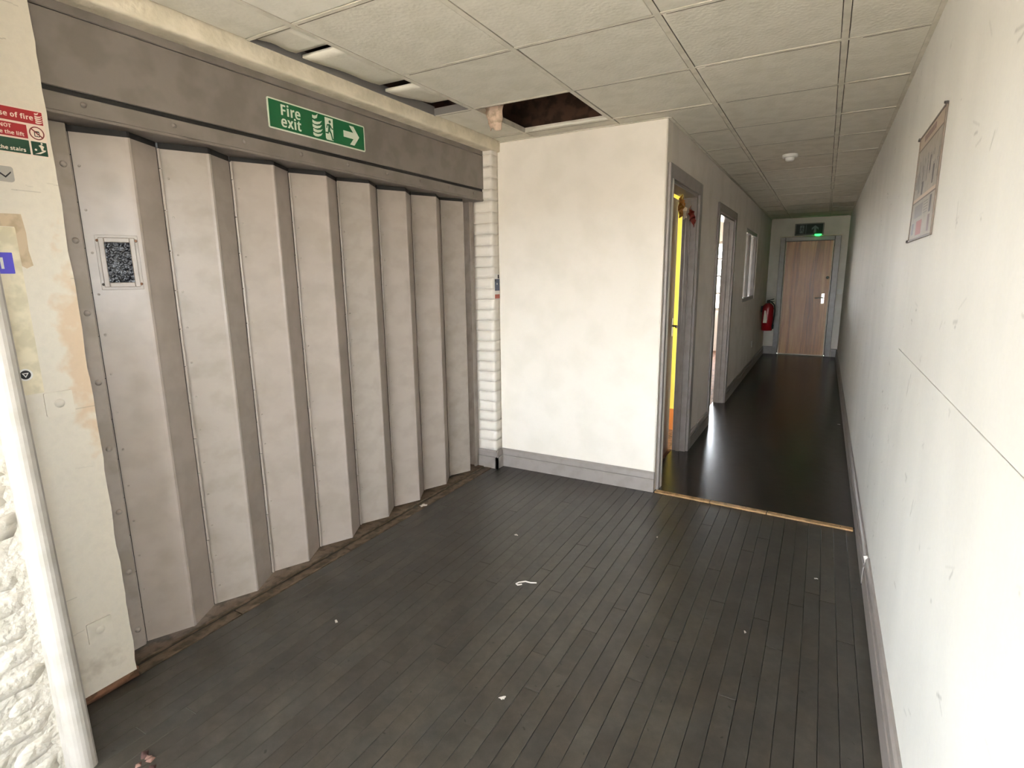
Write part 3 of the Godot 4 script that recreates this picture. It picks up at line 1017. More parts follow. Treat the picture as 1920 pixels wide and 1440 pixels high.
func build_doors() -> void:
	# nearest doorway: brown door standing ajar
	var d1 := structure("door_1", "grey framed doorway nearest the lobby with a brown door ajar")
	door_frame(d1, -3.60, -4.44, 2.0, 0.085)
	box(d1, "glare_strip", M.white, Vector3(XC, 0, -3.6), Vector3(XC + 0.021, 2.0, -3.56), 0.003)  # white strip paints the window reflection on the glossy architrave
	var lf := Node3D.new()
	lf.name = "door_leaf"
	d1.add_child(lf)
	lf.position = Vector3(XC - 0.108, 0.006, -3.625)
	lf.rotation.y = PI / 2 + deg_to_rad(1.9)
	# local +x runs along the leaf away from the hinge, local +z faces the corridor
	sheet(lf, "panel", M.brownwood, Vector2(0, 0), Vector2(0.79, 1.965), -0.04, 0.0)
	tube(lf, "handle", M.chrome, [Vector3(0.735, 1.02, 0.0), Vector3(0.735, 1.02, 0.045), Vector3(0.64, 1.02, 0.05)], 0.008, 8)
	box(lf, "handle_plate", M.chrome, Vector3(0.715, 0.94, 0.0), Vector3(0.755, 1.08, 0.004), 0.001)
	# crumpled film caught over the head of that door
	var cr := thing("crumpled_film", "crumpled amber and red plastic film over the nearest door", "film", Vector3(XC - 0.05, 1.86, -4.30))
	put(cr, "amber_film", crumple(0.10, 0.12, 3), M.amber, Vector3(0, 0.03, 0.16), Vector3(0.2, 0.3, 0))
	put(cr, "pale_film", crumple(0.05, 0.12, 4), M.lightedge, Vector3(-0.02, 0.03, 0.02), Vector3(0.1, 0.5, 0.3))
	put(cr, "red_film", crumple(0.11, 0.13, 5), M.redfilm, Vector3(0.03, -0.02, -0.075), Vector3(-0.1, 0.2, 0.2))
	# second doorway, open
	var d2 := structure("door_2", "grey framed open doorway further along the corridor")
	door_frame(d2, -5.40, -6.38, 1.97, 0.075)
	# end door
	var d3 := structure("door_3", "brown wooden door at the end of the corridor", Vector3(-0.27, 0, ZE))
	var wl := 0.365
	box(d3, "architrave", M.greytrim, Vector3(-0.445, 0, 0), Vector3(-wl, 2.015, 0.03), 0.006)
	box(d3, "architrave", M.greytrim, Vector3(wl, 0, 0), Vector3(0.455, 2.015, 0.03), 0.006)
	box(d3, "architrave", M.greytrim, Vector3(-wl, 1.945, 0), Vector3(wl, 2.015, 0.03), 0.006)
	box(d3, "head_ledge", M.lightedge, Vector3(-0.45, 2.015, 0), Vector3(0.46, 2.026, 0.045), 0.003)
	box(d3, "lipping", M.lightedge, Vector3(-wl + 0.004, 0.006, -0.055), Vector3(-wl + 0.020, 1.94, 0.0095), 0.001)
	box(d3, "lipping", M.lightedge, Vector3(wl - 0.020, 0.006, -0.055), Vector3(wl - 0.004, 1.94, 0.0095), 0.001)
	box(d3, "lipping", M.lightedge, Vector3(-wl + 0.020, 0.006, -0.055), Vector3(wl - 0.020, 0.026, 0.0095), 0.001)
	sheet(d3, "panel", M.wood, Vector2(-wl + 0.020, 0.026), Vector2(wl - 0.020, 1.94), -0.055, 0.008)
	box(d3, "handle_plate", M.chrome, Vector3(0.245, 0.90, 0.008), Vector3(0.29, 1.07, 0.014), 0.002)
	tube(d3, "handle", M.chrome, [Vector3(0.268, 1.0, 0.012), Vector3(0.268, 1.0, 0.062), Vector3(0.15, 0.995, 0.066)], 0.011, 8)
	lathe(d3, "lock", M.chrome, [[0.024, 0.0], [0.024, 0.012], [0.0, 0.013]], 14, Vector3(0.31, 1.335, 0.008), Vector3(PI / 2, 0, 0))
	box(d3, "backing", M.black, Vector3(-0.43, 0, -0.2), Vector3(0.43, 2.0, -0.16))

func crumple(w: float, h: float, seed_: int) -> ArrayMesh:
	nz.seed = seed_
	nz.frequency = 11.0
	var st := new_st()
	var n := 6
	var p := func(i: int, j: int, back: float) -> Vector3:
		var u := i / float(n) - 0.5
		var v := j / float(n) - 0.5
		return Vector3(nz.get_noise_2d(u, v) * 0.05 + back, v * h * (1.0 + nz.get_noise_2d(u * 2, 5.0) * 0.8), -u * w + nz.get_noise_2d(v * 2.0, u + 7.0) * 0.04)
	for i in n:
		for j in n:
			quad(st, p.call(i, j, 0.0), p.call(i + 1, j, 0.0), p.call(i + 1, j + 1, 0.0), p.call(i, j + 1, 0.0), Vector3.RIGHT)
			quad(st, p.call(i, j, -0.002), p.call(i + 1, j, -0.002), p.call(i + 1, j + 1, -0.002), p.call(i, j + 1, -0.002), Vector3.LEFT)
	return done(st)

# ------------------------------------------------------------------ lift shutter
func build_lift() -> void:
	var pitch := 0.2945
	var z0 := -0.976
	var xi := -2.226
	var xo := -2.152
	var y0 := 0.022
	var y1 := 1.912
	var d := thing("folding_shutter", "grey painted steel folding lift shutter with vertical pleats", "lift door")
	# leading post
	box(d, "leading_post", M.steel_b, Vector3(-2.245, y0, -0.972), Vector3(-2.205, y1 + 0.02, -0.80), 0.003)
	box(d, "meeting_seam", M.black, Vector3(-2.245, y0, -0.981), Vector3(-2.218, y1 + 0.02, -0.9725))
	for k in 8:
		lathe(d, "bolt", M.steel_b, [[0.0105, 0.0], [0.009, 0.006], [0.0, 0.008]], 10, Vector3(-2.205, 0.10 + k * 0.243, -0.948), Vector3(0, 0, -PI / 2))
	# leaves, each one a bent sheet that ends in a hinge
	var t := 0.004
	for k in 8:
		var za := z0 - pitch * k
		var zo := za - 0.156
		var zb := za - pitch if k < 7 else za - 0.232
		var xb := xi if k < 7 else xo - 0.012
		var jig := rng.randf_range(-0.003, 0.003)
		var pts := PackedVector2Array([Vector2(xi, za - 0.004), Vector2(xo - 0.006 + jig, zo + 0.010), Vector2(xo - 0.001 + jig, zo + 0.002), Vector2(xo - 0.002 + jig, zo - 0.006), Vector2(xo - 0.008 + jig, zo - 0.013), Vector2(xb, zb + 0.004 if k < 7 else zb)])
		if k == 7:
			pts = PackedVector2Array([Vector2(xi, za - 0.004), Vector2(xo - 0.006, zo + 0.010), Vector2(xo - 0.001, zo + 0.002), Vector2(xo - 0.004, zo - 0.006), Vector2(xo - 0.012, zo - 0.010), Vector2(xo - 0.10, zo - 0.012)])
		var all := pts.duplicate()
		for i in range(pts.size() - 1, -1, -1):
			all.append(pts[i] + Vector2(-t, 0))
		var m: Material = M.steel if k % 3 != 1 else M.steel_b
		var leaf := put(d, "leaf", extrude(all, Vector3(0, y0 + rng.randf_range(-0.003, 0.003), 0), Vector3.RIGHT, Vector3(0, 0, 1), Vector3(0, y1 - y0, 0)), m)
		# hinge at the recessed seam
		var hs := new_st()
		var yy := y0 + 0.004
		while yy < y1 - 0.02:
			var l := minf(0.148, y1 - yy - 0.004)
			add_tube(hs, [Vector3(xi + 0.006, yy, za + 0.002), Vector3(xi + 0.006, yy + l, za + 0.002)], 0.0055, 7)
			yy += l + 0.003
		put(d, "hinge", done(hs), M.steel)
		box(d, "hinge_gap", M.seam, Vector3(xi - 0.004, y0, za + 0.006), Vector3(xi + 0.003, y1, za + 0.014))
		# small rivets along the seam
		var rs := new_st()
		var dirw := Vector3(xo - xi, 0, -0.156).normalized()
		var nrm := Vector3(0.156, 0, xo - xi).normalized()
		var bs := Basis(dirw, nrm, dirw.cross(nrm))
		for q in 13:
			add_lathe(rs, [[0.0042, 0.0], [0.003, 0.0022], [0.0, 0.0026]], 6, Vector3(xi, 0.1 + q * 0.142, za - 0.004) + dirw * 0.02 + nrm * 0.001, bs)
		var rv := put(d, "rivets", done(rs), M.steel_b)
		rv.set_meta("kind", "stuff")
		# black zigzag strip paints the shade in the gap between leaf and track
		var top := PackedVector2Array()
		for i in pts.size():
			top.append(pts[i] + Vector2(-0.004, 0))
		for i in range(pts.size() - 1, -1, -1):
			top.append(pts[i] + Vector2(-0.022, 0))
		put(d, "gap_shade", extrude(top, Vector3(0, y1 - 0.004, 0), Vector3.RIGHT, Vector3(0, 0, 1), Vector3(0, 0.024, 0)), M.black)
	# vision panel on the first leaf
	var ang := atan2(0.156, xo - xi)
	var v := Node3D.new()
	v.name = "vision_panel"
	d.add_child(v)
	var c := Vector3(lerpf(xi, xo, 0.56), 1.487, z0 - 0.156 * 0.56)
	v.position = c + Vector3(0.156, 0, xo - xi).normalized() * 0.001
	v.rotation.y = atan2(0.156, xo - xi)
	box(v, "back_plate", M.steel_b, Vector3(-0.062, -0.094, 0), Vector3(0.062, 0.094, 0.003), 0.001)
	for q in [[-0.053, -0.085, -0.037, 0.085], [0.037, -0.085, 0.053, 0.085], [-0.037, 0.069, 0.037, 0.085], [-0.037, -0.085, 0.037, -0.069]]:
		box(v, "frame", M.steel_b, Vector3(q[0], q[1], 0.003), Vector3(q[2], q[3], 0.011), 0.002)
	box(v, "glass", M.glassdark, Vector3(-0.037, -0.069, 0.003), Vector3(0.037, 0.069, 0.0055))
	for q in [[-0.055, 0.075], [0.056, 0.075], [-0.055, -0.075], [0.056, -0.075]]:
		lathe(v, "screw", M.seam if q[0] < 0 and q[1] < 0 else M.dirtwood, [[0.005, 0], [0.004, 0.006], [0, 0.007]], 8, Vector3(q[0], q[1], 0.004), Vector3(PI / 2, 0, 0))
	# pull handle at the leading edge
	var hd := []
	for k in 13:
		var a := PI * k / 12.0
		hd.append(Vector3(-2.205 + 0.052 * sin(a), 1.066 - 0.062 * cos(a), -0.893))
	tube(d, "pull_handle", M.brass, hd, 0.0065, 8)
	# header with track cover
	var h := thing("lift_header", "grey steel header and track cover above the folding shutter", "lift header")
	box(h, "panel", M.header, Vector3(-2.20, 2.014, -3.392), Vector3(-2.112, 2.232, -0.86), 0.002)
	box(h, "moulding", M.header, Vector3(-2.20, 2.235, -3.392), Vector3(-2.1125, 2.268, -0.86), 0.003)
	box(h, "gap", M.black, Vector3(-2.20, 1.996, -3.392), Vector3(-2.122, 2.014, -0.86))
	box(h, "track_cover", M.header, Vector3(-2.122, 1.944, -3.388), Vector3(-2.114, 1.998, -0.86), 0.002)
	box(h, "track_lip", M.header, Vector3(-2.26, 1.934, -3.388), Vector3(-2.1125, 1.944, -0.86), 0.002)
	for k in 9:
		lathe(h, "bolt", M.header, [[0.009, 0.0], [0.008, 0.003], [0.0, 0.0045]], 10, Vector3(-2.114, 1.976, -0.99 - 0.285 * k), Vector3(0, 0, -PI / 2))
	put(h, "end_tab", extrude(PackedVector2Array([Vector2(-2.20, -3.385), Vector2(-2.10, -3.372), Vector2(-2.13, -3.355), Vector2(-2.20, -3.355)]), Vector3(0, 1.938, 0), Vector3.RIGHT, Vector3(0, 0, 1), Vector3(0, 0.005, 0)), M.header)
	# right jamb of the shutter
	var j := thing("shutter_jamb", "narrow grey steel jamb between the last pleat and the pier", "door jamb")
	box(j, "channel", M.steel_b, Vector3(-2.30, 0, -3.392), Vector3(-2.20, 1.934, -3.36), 0.002)
	box(j, "lip", M.steel_b, Vector3(-2.215, 0, -3.36), Vector3(-2.2, 1.934, -3.34), 0.002)

# ------------------------------------------------------------------ notices, plates, posters
func rr(x0: float, y0: float, x1: float, y1: float, r: float, n := 5) -> Array:
	var out := []
	for q in [[x1 - r, y1 - r, 0.0], [x0 + r, y1 - r, PI / 2], [x0 + r, y0 + r, PI], [x1 - r, y0 + r, 1.5 * PI]]:
		for k in n + 1:
			var a: float = q[2] + PI / 2 * k / n
			out.append(Vector2(q[0] + r * cos(a), q[1] + r * sin(a)))
	return out

func ring(parent: Node3D, called: String, m: Material, cx: float, cy: float, r0: float, r1: float, z0: float, z1: float, n := 28) -> MeshInstance3D:
	var st := new_st()
	for k in n:
		var a := TAU * k / n
		var b := TAU * (k + 1) / n
		var p := PackedVector2Array([Vector2(cx + r0 * cos(a), cy + r0 * sin(a)), Vector2(cx + r1 * cos(a), cy + r1 * sin(a)), Vector2(cx + r1 * cos(b), cy + r1 * sin(b)), Vector2(cx + r0 * cos(b), cy + r0 * sin(b))])
		add_extrude(st, p, Vector3(0, 0, z0), Vector3.RIGHT, Vector3.UP, Vector3(0, 0, z1 - z0))
	return put(parent, called, done(st), m)

func disc(cx: float, cy: float, r: float, n := 20) -> Array:
	var p := []
	for k in n:
		p.append(Vector2(cx + r * cos(TAU * k / n), cy + r * sin(TAU * k / n)))
	return p

func scaled(pts: Array, ox: float, oy: float, s: float) -> Array:
	var out := []
	for p in pts:
		out.append(Vector2(ox + p[0] * s, oy + p[1] * s))
	return out

func widened(pts: Array, ox: float, oy: float, s: float) -> Array:
	var out := []
	for p in pts:
		out.append(Vector2(ox + p[0] * s * 1.9, oy + p[1] * s * 1.05))
	return out

# the running figure in front of an open doorway, in a unit box one high
func running_man(o: Node3D, ox: float, oy: float, s: float, z: float, light: Material, dark: Material) -> void:
	shape(o, "doorway", light, scaled([[0, 0.06], [0.06, 0.0], [0.40, 0.0], [0.47, 0.0], [0.50, 1.0], [0, 1.0]], ox, oy, s), z, z + 0.0006)
	shape(o, "figure", dark, disc(ox + 0.30 * s, oy + 0.84 * s, 0.07 * s, 14), z + 0.0006, z + 0.001)
	shape(o, "figure", dark, scaled([[0.10, 0.70], [0.28, 0.74], [0.36, 0.68], [0.42, 0.58], [0.52, 0.56], [0.52, 0.51], [0.39, 0.52], [0.33, 0.60], [0.30, 0.46], [0.38, 0.34], [0.44, 0.10], [0.50, 0.08], [0.50, 0.03], [0.38, 0.03], [0.31, 0.30], [0.22, 0.38], [0.18, 0.28], [0.0, 0.28], [0.0, 0.34], [0.14, 0.35], [0.20, 0.64], [0.14, 0.65], [0.11, 0.52], [0.06, 0.53]], ox, oy, s), z + 0.0006, z + 0.001)

func flames(o: Node3D, ox: float, oy: float, s: float, z: float, m: Material) -> void:
	# five wavy tongues, one over the other
	var wave := [[0.0, 0.02], [0.07, -0.03], [0.16, -0.02], [0.26, 0.05], [0.34, 0.21], [0.25, 0.14], [0.15, 0.10], [0.07, 0.11], [0.0, 0.15]]
	for k in 4:
		shape(o, "flame", m, widened(wave, ox + 0.02 * sin(k * 2.0) * s, oy + (0.02 + 0.20 * k) * s, s), z, z + 0.0006)
	shape(o, "flame", m, widened([[0.0, 0.83], [0.07, 0.80], [0.16, 0.87], [0.20, 1.08], [0.13, 0.98], [0.06, 0.95], [0.0, 0.97]], ox, oy, s), z, z + 0.0006)

func build_notices() -> void:
	# big green sign on the header
	var s := thing("fire_exit_sign", "green and white Fire exit sign with arrow on the grey header", "sign", Vector3(-2.1118, 2.117, -1.967), PI / 2)
	var w := 0.286
	var h := 0.0615
	shape(s, "board", M.signwhite, rr(-w, -h, w, h, 0.008), 0.0, 0.002)
	shape(s, "field", M.green, rr(-w + 0.007, -h + 0.006, w - 0.007, h - 0.006, 0.003), 0.002, 0.0028)
	words(s, "Fire", M.signwhite, Vector3(-0.224, 0.023, 0.0033), 0.043, 700, HORIZONTAL_ALIGNMENT_LEFT, 1.0)
	words(s, "exit", M.signwhite, Vector3(-0.224, -0.024, 0.0033), 0.043, 700, HORIZONTAL_ALIGNMENT_LEFT, 1.0)
	flames(s, -0.048, -0.047, 0.088, 0.0028, M.signwhite)
	running_man(s, 0.026, -0.049, 0.098, 0.0028, M.signwhite, M.green)
	shape(s, "arrow", M.signwhite, scaled([[0, 0.14], [0.62, 0.14], [0.38, 0.42], [0.66, 0.42], [1.0, 0.0], [0.66, -0.42], [0.38, -0.42], [0.62, -0.14], [0, -0.14]], 0.140, 0.0, 0.105), 0.0028, 0.0034)

	# three-row lift notice
	var n := thing("lift_fire_notice", "red and green notice about not using the lift in a fire", "sign", Vector3(XS + 0.0005, 1.853, -0.735), PI / 2)
	shape(n, "board", M.signpink, rr(-0.135, -0.0655, 0.122, 0.0655, 0.003), 0.0, 0.0015)
	shape(n, "red_row", M.signred, rr(-0.131, 0.0255, 0.1185, 0.0615, 0.001), 0.0015, 0.0021)
	words(n, "In case of fire", M.signpink, Vector3(0.096, 0.042, 0.0026), 0.0134, 700, HORIZONTAL_ALIGNMENT_RIGHT)
	flames(n, 0.1000, 0.0285, 0.028, 0.0021, M.signpink)
	shape(n, "red_row", M.signred, rr(-0.131, -0.0180, 0.076, 0.0195, 0.001), 0.0015, 0.0021)
	words(n, "Do NOT", M.signpink, Vector3(0.040, 0.0095, 0.0026), 0.0100, 700, HORIZONTAL_ALIGNMENT_RIGHT)
	words(n, "use the lift", M.signpink, Vector3(0.068, -0.0085, 0.0026), 0.0100, 700, HORIZONTAL_ALIGNMENT_RIGHT)
	ring(n, "ring", M.ringred, 0.099, 0.001, 0.0155, 0.0185, 0.0015, 0.0021)
	shape(n, "bar", M.ringred, [Vector2(0.0860, 0.0100), Vector2(0.0885, 0.0125), Vector2(0.1120, -0.0080), Vector2(0.1095, -0.0105)], 0.0021, 0.0026)
	shape(n, "lift_symbol", M.rubber, rr(0.0925, -0.009, 0.1055, 0.007, 0.002), 0.0015, 0.0020)
	for k in 2:
		shape(n, "lift_symbol", M.signpink, rr(0.0945 + 0.005 * k, -0.007, 0.0985 + 0.005 * k, 0.003, 0.001), 0.0020, 0.0023)
	shape(n, "green_row", M.darkgreen, rr(-0.131, -0.0615, 0.076, -0.0230, 0.001), 0.0015, 0.0021)
	words(n, "Use", M.signpink, Vector3(0.0, -0.0335, 0.0026), 0.0120, 700, HORIZONTAL_ALIGNMENT_RIGHT)
	words(n, "the stairs", M.signpink, Vector3(0.066, -0.0515, 0.0026), 0.0100, 700, HORIZONTAL_ALIGNMENT_RIGHT)
	shape(n, "green_square", M.darkgreen, rr(0.081, -0.0615, 0.1185, -0.0230, 0.001), 0.0015, 0.0021)
	shape(n, "stair_symbol", M.signpink, [Vector2(0.086, -0.0585), Vector2(0.1, -0.0565), Vector2(0.114, -0.0475), Vector2(0.114, -0.0435), Vector2(0.098, -0.0525)], 0.0021, 0.0026)
	shape(n, "stair_symbol", M.signpink, disc(0.090, -0.046, 0.003, 10), 0.0021, 0.0026)
	shape(n, "stair_symbol", M.signpink, [Vector2(0.098, -0.033), Vector2(0.105, -0.030), Vector2(0.112, -0.035), Vector2(0.110, -0.037), Vector2(0.108, -0.043), Vector2(0.113, -0.046), Vector2(0.104, -0.047), Vector2(0.102, -0.038)], 0.0021, 0.0026)
	shape(n, "stair_symbol", M.signpink, disc(0.1065, -0.0268, 0.0025, 10), 0.0021, 0.0026)

	# small metal plate with a chevron under the notice
	var sp := thing("chevron_plate", "small rounded metal plate with a downward chevron under the notice", "plate", Vector3(XS + 0.0005, 1.728, -0.714), PI / 2)
	shape(sp, "plate", M.alu, rr(-0.05, -0.021, 0.047, 0.021, 0.007), 0.0, 0.004)
	shape(sp, "chevron", M.rubber, [Vector2(0.012, 0.006), Vector2(0.027, -0.006), Vector2(0.041, 0.008), Vector2(0.0405, 0.0035), Vector2(0.027, -0.011), Vector2(0.012, 0.001)], 0.004, 0.0047)

	# lift call plate
	var cp := thing("lift_call_plate", "tall stained metal lift call plate with a blue number and a button", "lift panel", Vector3(XS + 0.0005, 1.335, -0.668), PI / 2)
	shape(cp, "plate", M.metalplate, rr(-0.062, -0.245, 0.073, 0.245, 0.003), 0.0, 0.005)
	shape(cp, "number_label", M.blue, rr(-0.004, 0.113, 0.055, 0.173, 0.002), 0.005, 0.0058)
	words(cp, "1", M.white, Vector3(0.026, 0.142, 0.0063), 0.032, 700, HORIZONTAL_ALIGNMENT_CENTER)
	var bt := Node3D.new()
	bt.name = "call_button"
	cp.add_child(bt)
	bt.position = Vector3(0.034, -0.184, 0.005)
	ring(bt, "bezel", M.white, 0, 0, 0.0135, 0.018, 0.0, 0.003)
	shape(bt, "cap", M.rubber, disc(0, 0, 0.0135, 22), 0.0, 0.002)
	shape(bt, "arrow", M.white, [Vector2(-0.0085, 0.0055), Vector2(0.0085, 0.0055), Vector2(0.0, -0.0085)], 0.002, 0.0028)
	shape(bt, "arrow", M.rubber, [Vector2(-0.004, 0.003), Vector2(0.004, 0.003), Vector2(0.0, -0.004)], 0.0028, 0.0032)
	# bare plaster patch round the top of the plate
	var bp := thing("bare_plaster", "unpainted brownish plaster patch above the lift call plate", "plaster patch", Vector3(XS, 1.335, -0.668), PI / 2)
	shape(bp, "patch", paint(Color8(206, 184, 154), 0.85, 71, 0.12, 0.3, 1.0), [Vector2(-0.07, 0.247), Vector2(0.074, 0.247), Vector2(0.0755, 0.135), Vector2(0.086, 0.128), Vector2(0.103, 0.137), Vector2(0.0975, 0.18), Vector2(0.099, 0.23), Vector2(0.094, 0.284), Vector2(0.0, 0.281), Vector2(-0.07, 0.285)], 0.0, 0.0008)

	# painted-over square cover plates
	var covers := [[1.049, -0.775, "painted-over square cover plate beside the lift call plate"], [0.252, -0.778, "painted-over square cover plate low on the notice wall"], [2.02, -0.775, "painted-over square cover plate above the red notice"]]
	for q in covers:
		var c := thing("cover_plate", q[2], "cover plate", Vector3(XS, q[0], q[1]), PI / 2, "painted-over cover plates")
		if q[0] > 2.0:
			c.position.z = -0.70
		shape(c, "plate", M.plaster, rr(-0.037, -0.037, 0.037, 0.037, 0.004), 0.0, 0.0045)
		lathe(c, "blank_plug", M.plaster, [[0.014, 0.0], [0.0135, 0.0010], [0.0, 0.0012]], 16, Vector3(0, 0, 0.0045), Vector3(PI / 2, 0, 0))
	# small blue and red sticker on the pier
	var st := thing("pier_sticker", "small white, blue and red sticker on the side of the pier", "sticker", Vector3(-2.0415, 1.352, -3.432), PI / 2)
	shape(st, "sheet", M.white, rr(-0.030, -0.088, 0.036, 0.088, 0.001), 0.0, 0.0008)
	shape(st, "blue_block", mat(Color8(76, 84, 104), 0.5), rr(-0.030, -0.030, 0.036, 0.052, 0.001), 0.0008, 0.0012)
	shape(st, "red_block", mat(Color8(168, 84, 66), 0.5), rr(-0.030, -0.085, 0.036, -0.056, 0.001), 0.0008, 0.0012)
	shape(st, "dark_mark", M.rubber, rr(0.012, 0.056, 0.030, 0.082, 0.001), 0.0008, 0.0012)
	shape(st, "dark_mark", M.rubber, rr(-0.028, 0.034, -0.012, 0.050, 0.001), 0.0012, 0.0015)
	shape(st, "pale_mark", M.white, disc(0.002, 0.018, 0.007, 12), 0.0012, 0.0015)
	# poster on the right wall
	var p := thing("wall_poster", "faded printed information poster on the right wall", "poster", Vector3(XR - 0.0005, 1.733, -2.50), -PI / 2)
	sheet(p, "print", image_mat(poster_image(), 0.5), Vector2(-0.268, -0.195), Vector2(0.268, 0.195), 0.0, 0.003)
	for q in [[-0.272, 0.190, 0.272, 0.196], [-0.272, -0.196, 0.272, -0.189], [-0.272, -0.189, -0.267, 0.190], [0.267, -0.189, 0.272, 0.190]]:
		box(p, "edge_strip", mat(Color8(104, 92, 82), 0.5), Vector3(q[0], q[1], 0.0), Vector3(q[2], q[3], 0.006), 0.001)
	for q in [[-0.285, 0.193, 0.05], [0.262, 0.197, -0.25], [-0.288, -0.192, 0.1]]:
		var pin := box(p, "clip", M.seam, Vector3(-0.012, -0.004, 0), Vector3(0.012, 0.004, 0.010), 0.001)
		pin.position += Vector3(q[0], q[1], 0)
		pin.rotation.z = q[2]

func poster_image() -> Image:
	var w := 512
	var h := 372
	var img := Image.create(w, h, false, Image.FORMAT_RGB8)
	var r := RandomNumberGenerator.new()
	r.seed = 5
	nz.seed = 40
	nz.frequency = 0.02
	for x in range(0, w, 2):
		for y in range(0, h, 2):
			var v := 0.63 + 0.06 * nz.get_noise_2d(x, y)
			img.fill_rect(Rect2i(x, y, 2, 2), Color(v, v * 0.95, v * 0.88))
	# title band
	img.fill_rect(Rect2i(0, 0, w, 48), Color(0.70, 0.63, 0.56))
	for k in 9:
		img.fill_rect(Rect2i(110 + k * 27, 14, 20, 20), Color(0.44, 0.30, 0.28))
	img.fill_rect(Rect2i(0, 48, w, 6), Color(0.40, 0.34, 0.30))
	# picture field with upright dark shapes
	for k in 46:
		var x := r.randi_range(20, 480)
		var hh := r.randi_range(16, 70)
		var g := r.randf_range(0.34, 0.58)
		img.fill_rect(Rect2i(x, r.randi_range(90, 150), r.randi_range(6, 18), hh), Color(g, g * 0.96, g * 0.92))
	img.fill_rect(Rect2i(300, 110, 26, 48), Color(0.28, 0.25, 0.24))
	img.fill_rect(Rect2i(386, 150, 26, 58), Color(0.28, 0.25, 0.24))
	img.fill_rect(Rect2i(170, 176, 36, 44), Color(0.26, 0.23, 0.23))
	# divider
	img.fill_rect(Rect2i(0, 222, w, 12), Color(0.78, 0.70, 0.62))
	img.fill_rect(Rect2i(0, 234, w, 5), Color(0.38, 0.31, 0.28))
	# lower field: grey picture, lines, red block, dark upright shapes
	img.fill_rect(Rect2i(70, 250, 190, 44), Color(0.50, 0.47, 0.45))
	for k in 5:
		img.fill_rect(Rect2i(280, 252 + k * 9, 90, 3), Color(0.45, 0.42, 0.40))
	img.fill_rect(Rect2i(150, 308, 130, 48), Color(0.56, 0.24, 0.20))
	img.fill_rect(Rect2i(400, 244, 36, 52), Color(0.24, 0.21, 0.22))
	img.fill_rect(Rect2i(400, 304, 40, 52), Color(0.36, 0.26, 0.26))
	img.fill_rect(Rect2i(30, 310, 60, 40), Color(0.44, 0.43, 0.45))
	return img

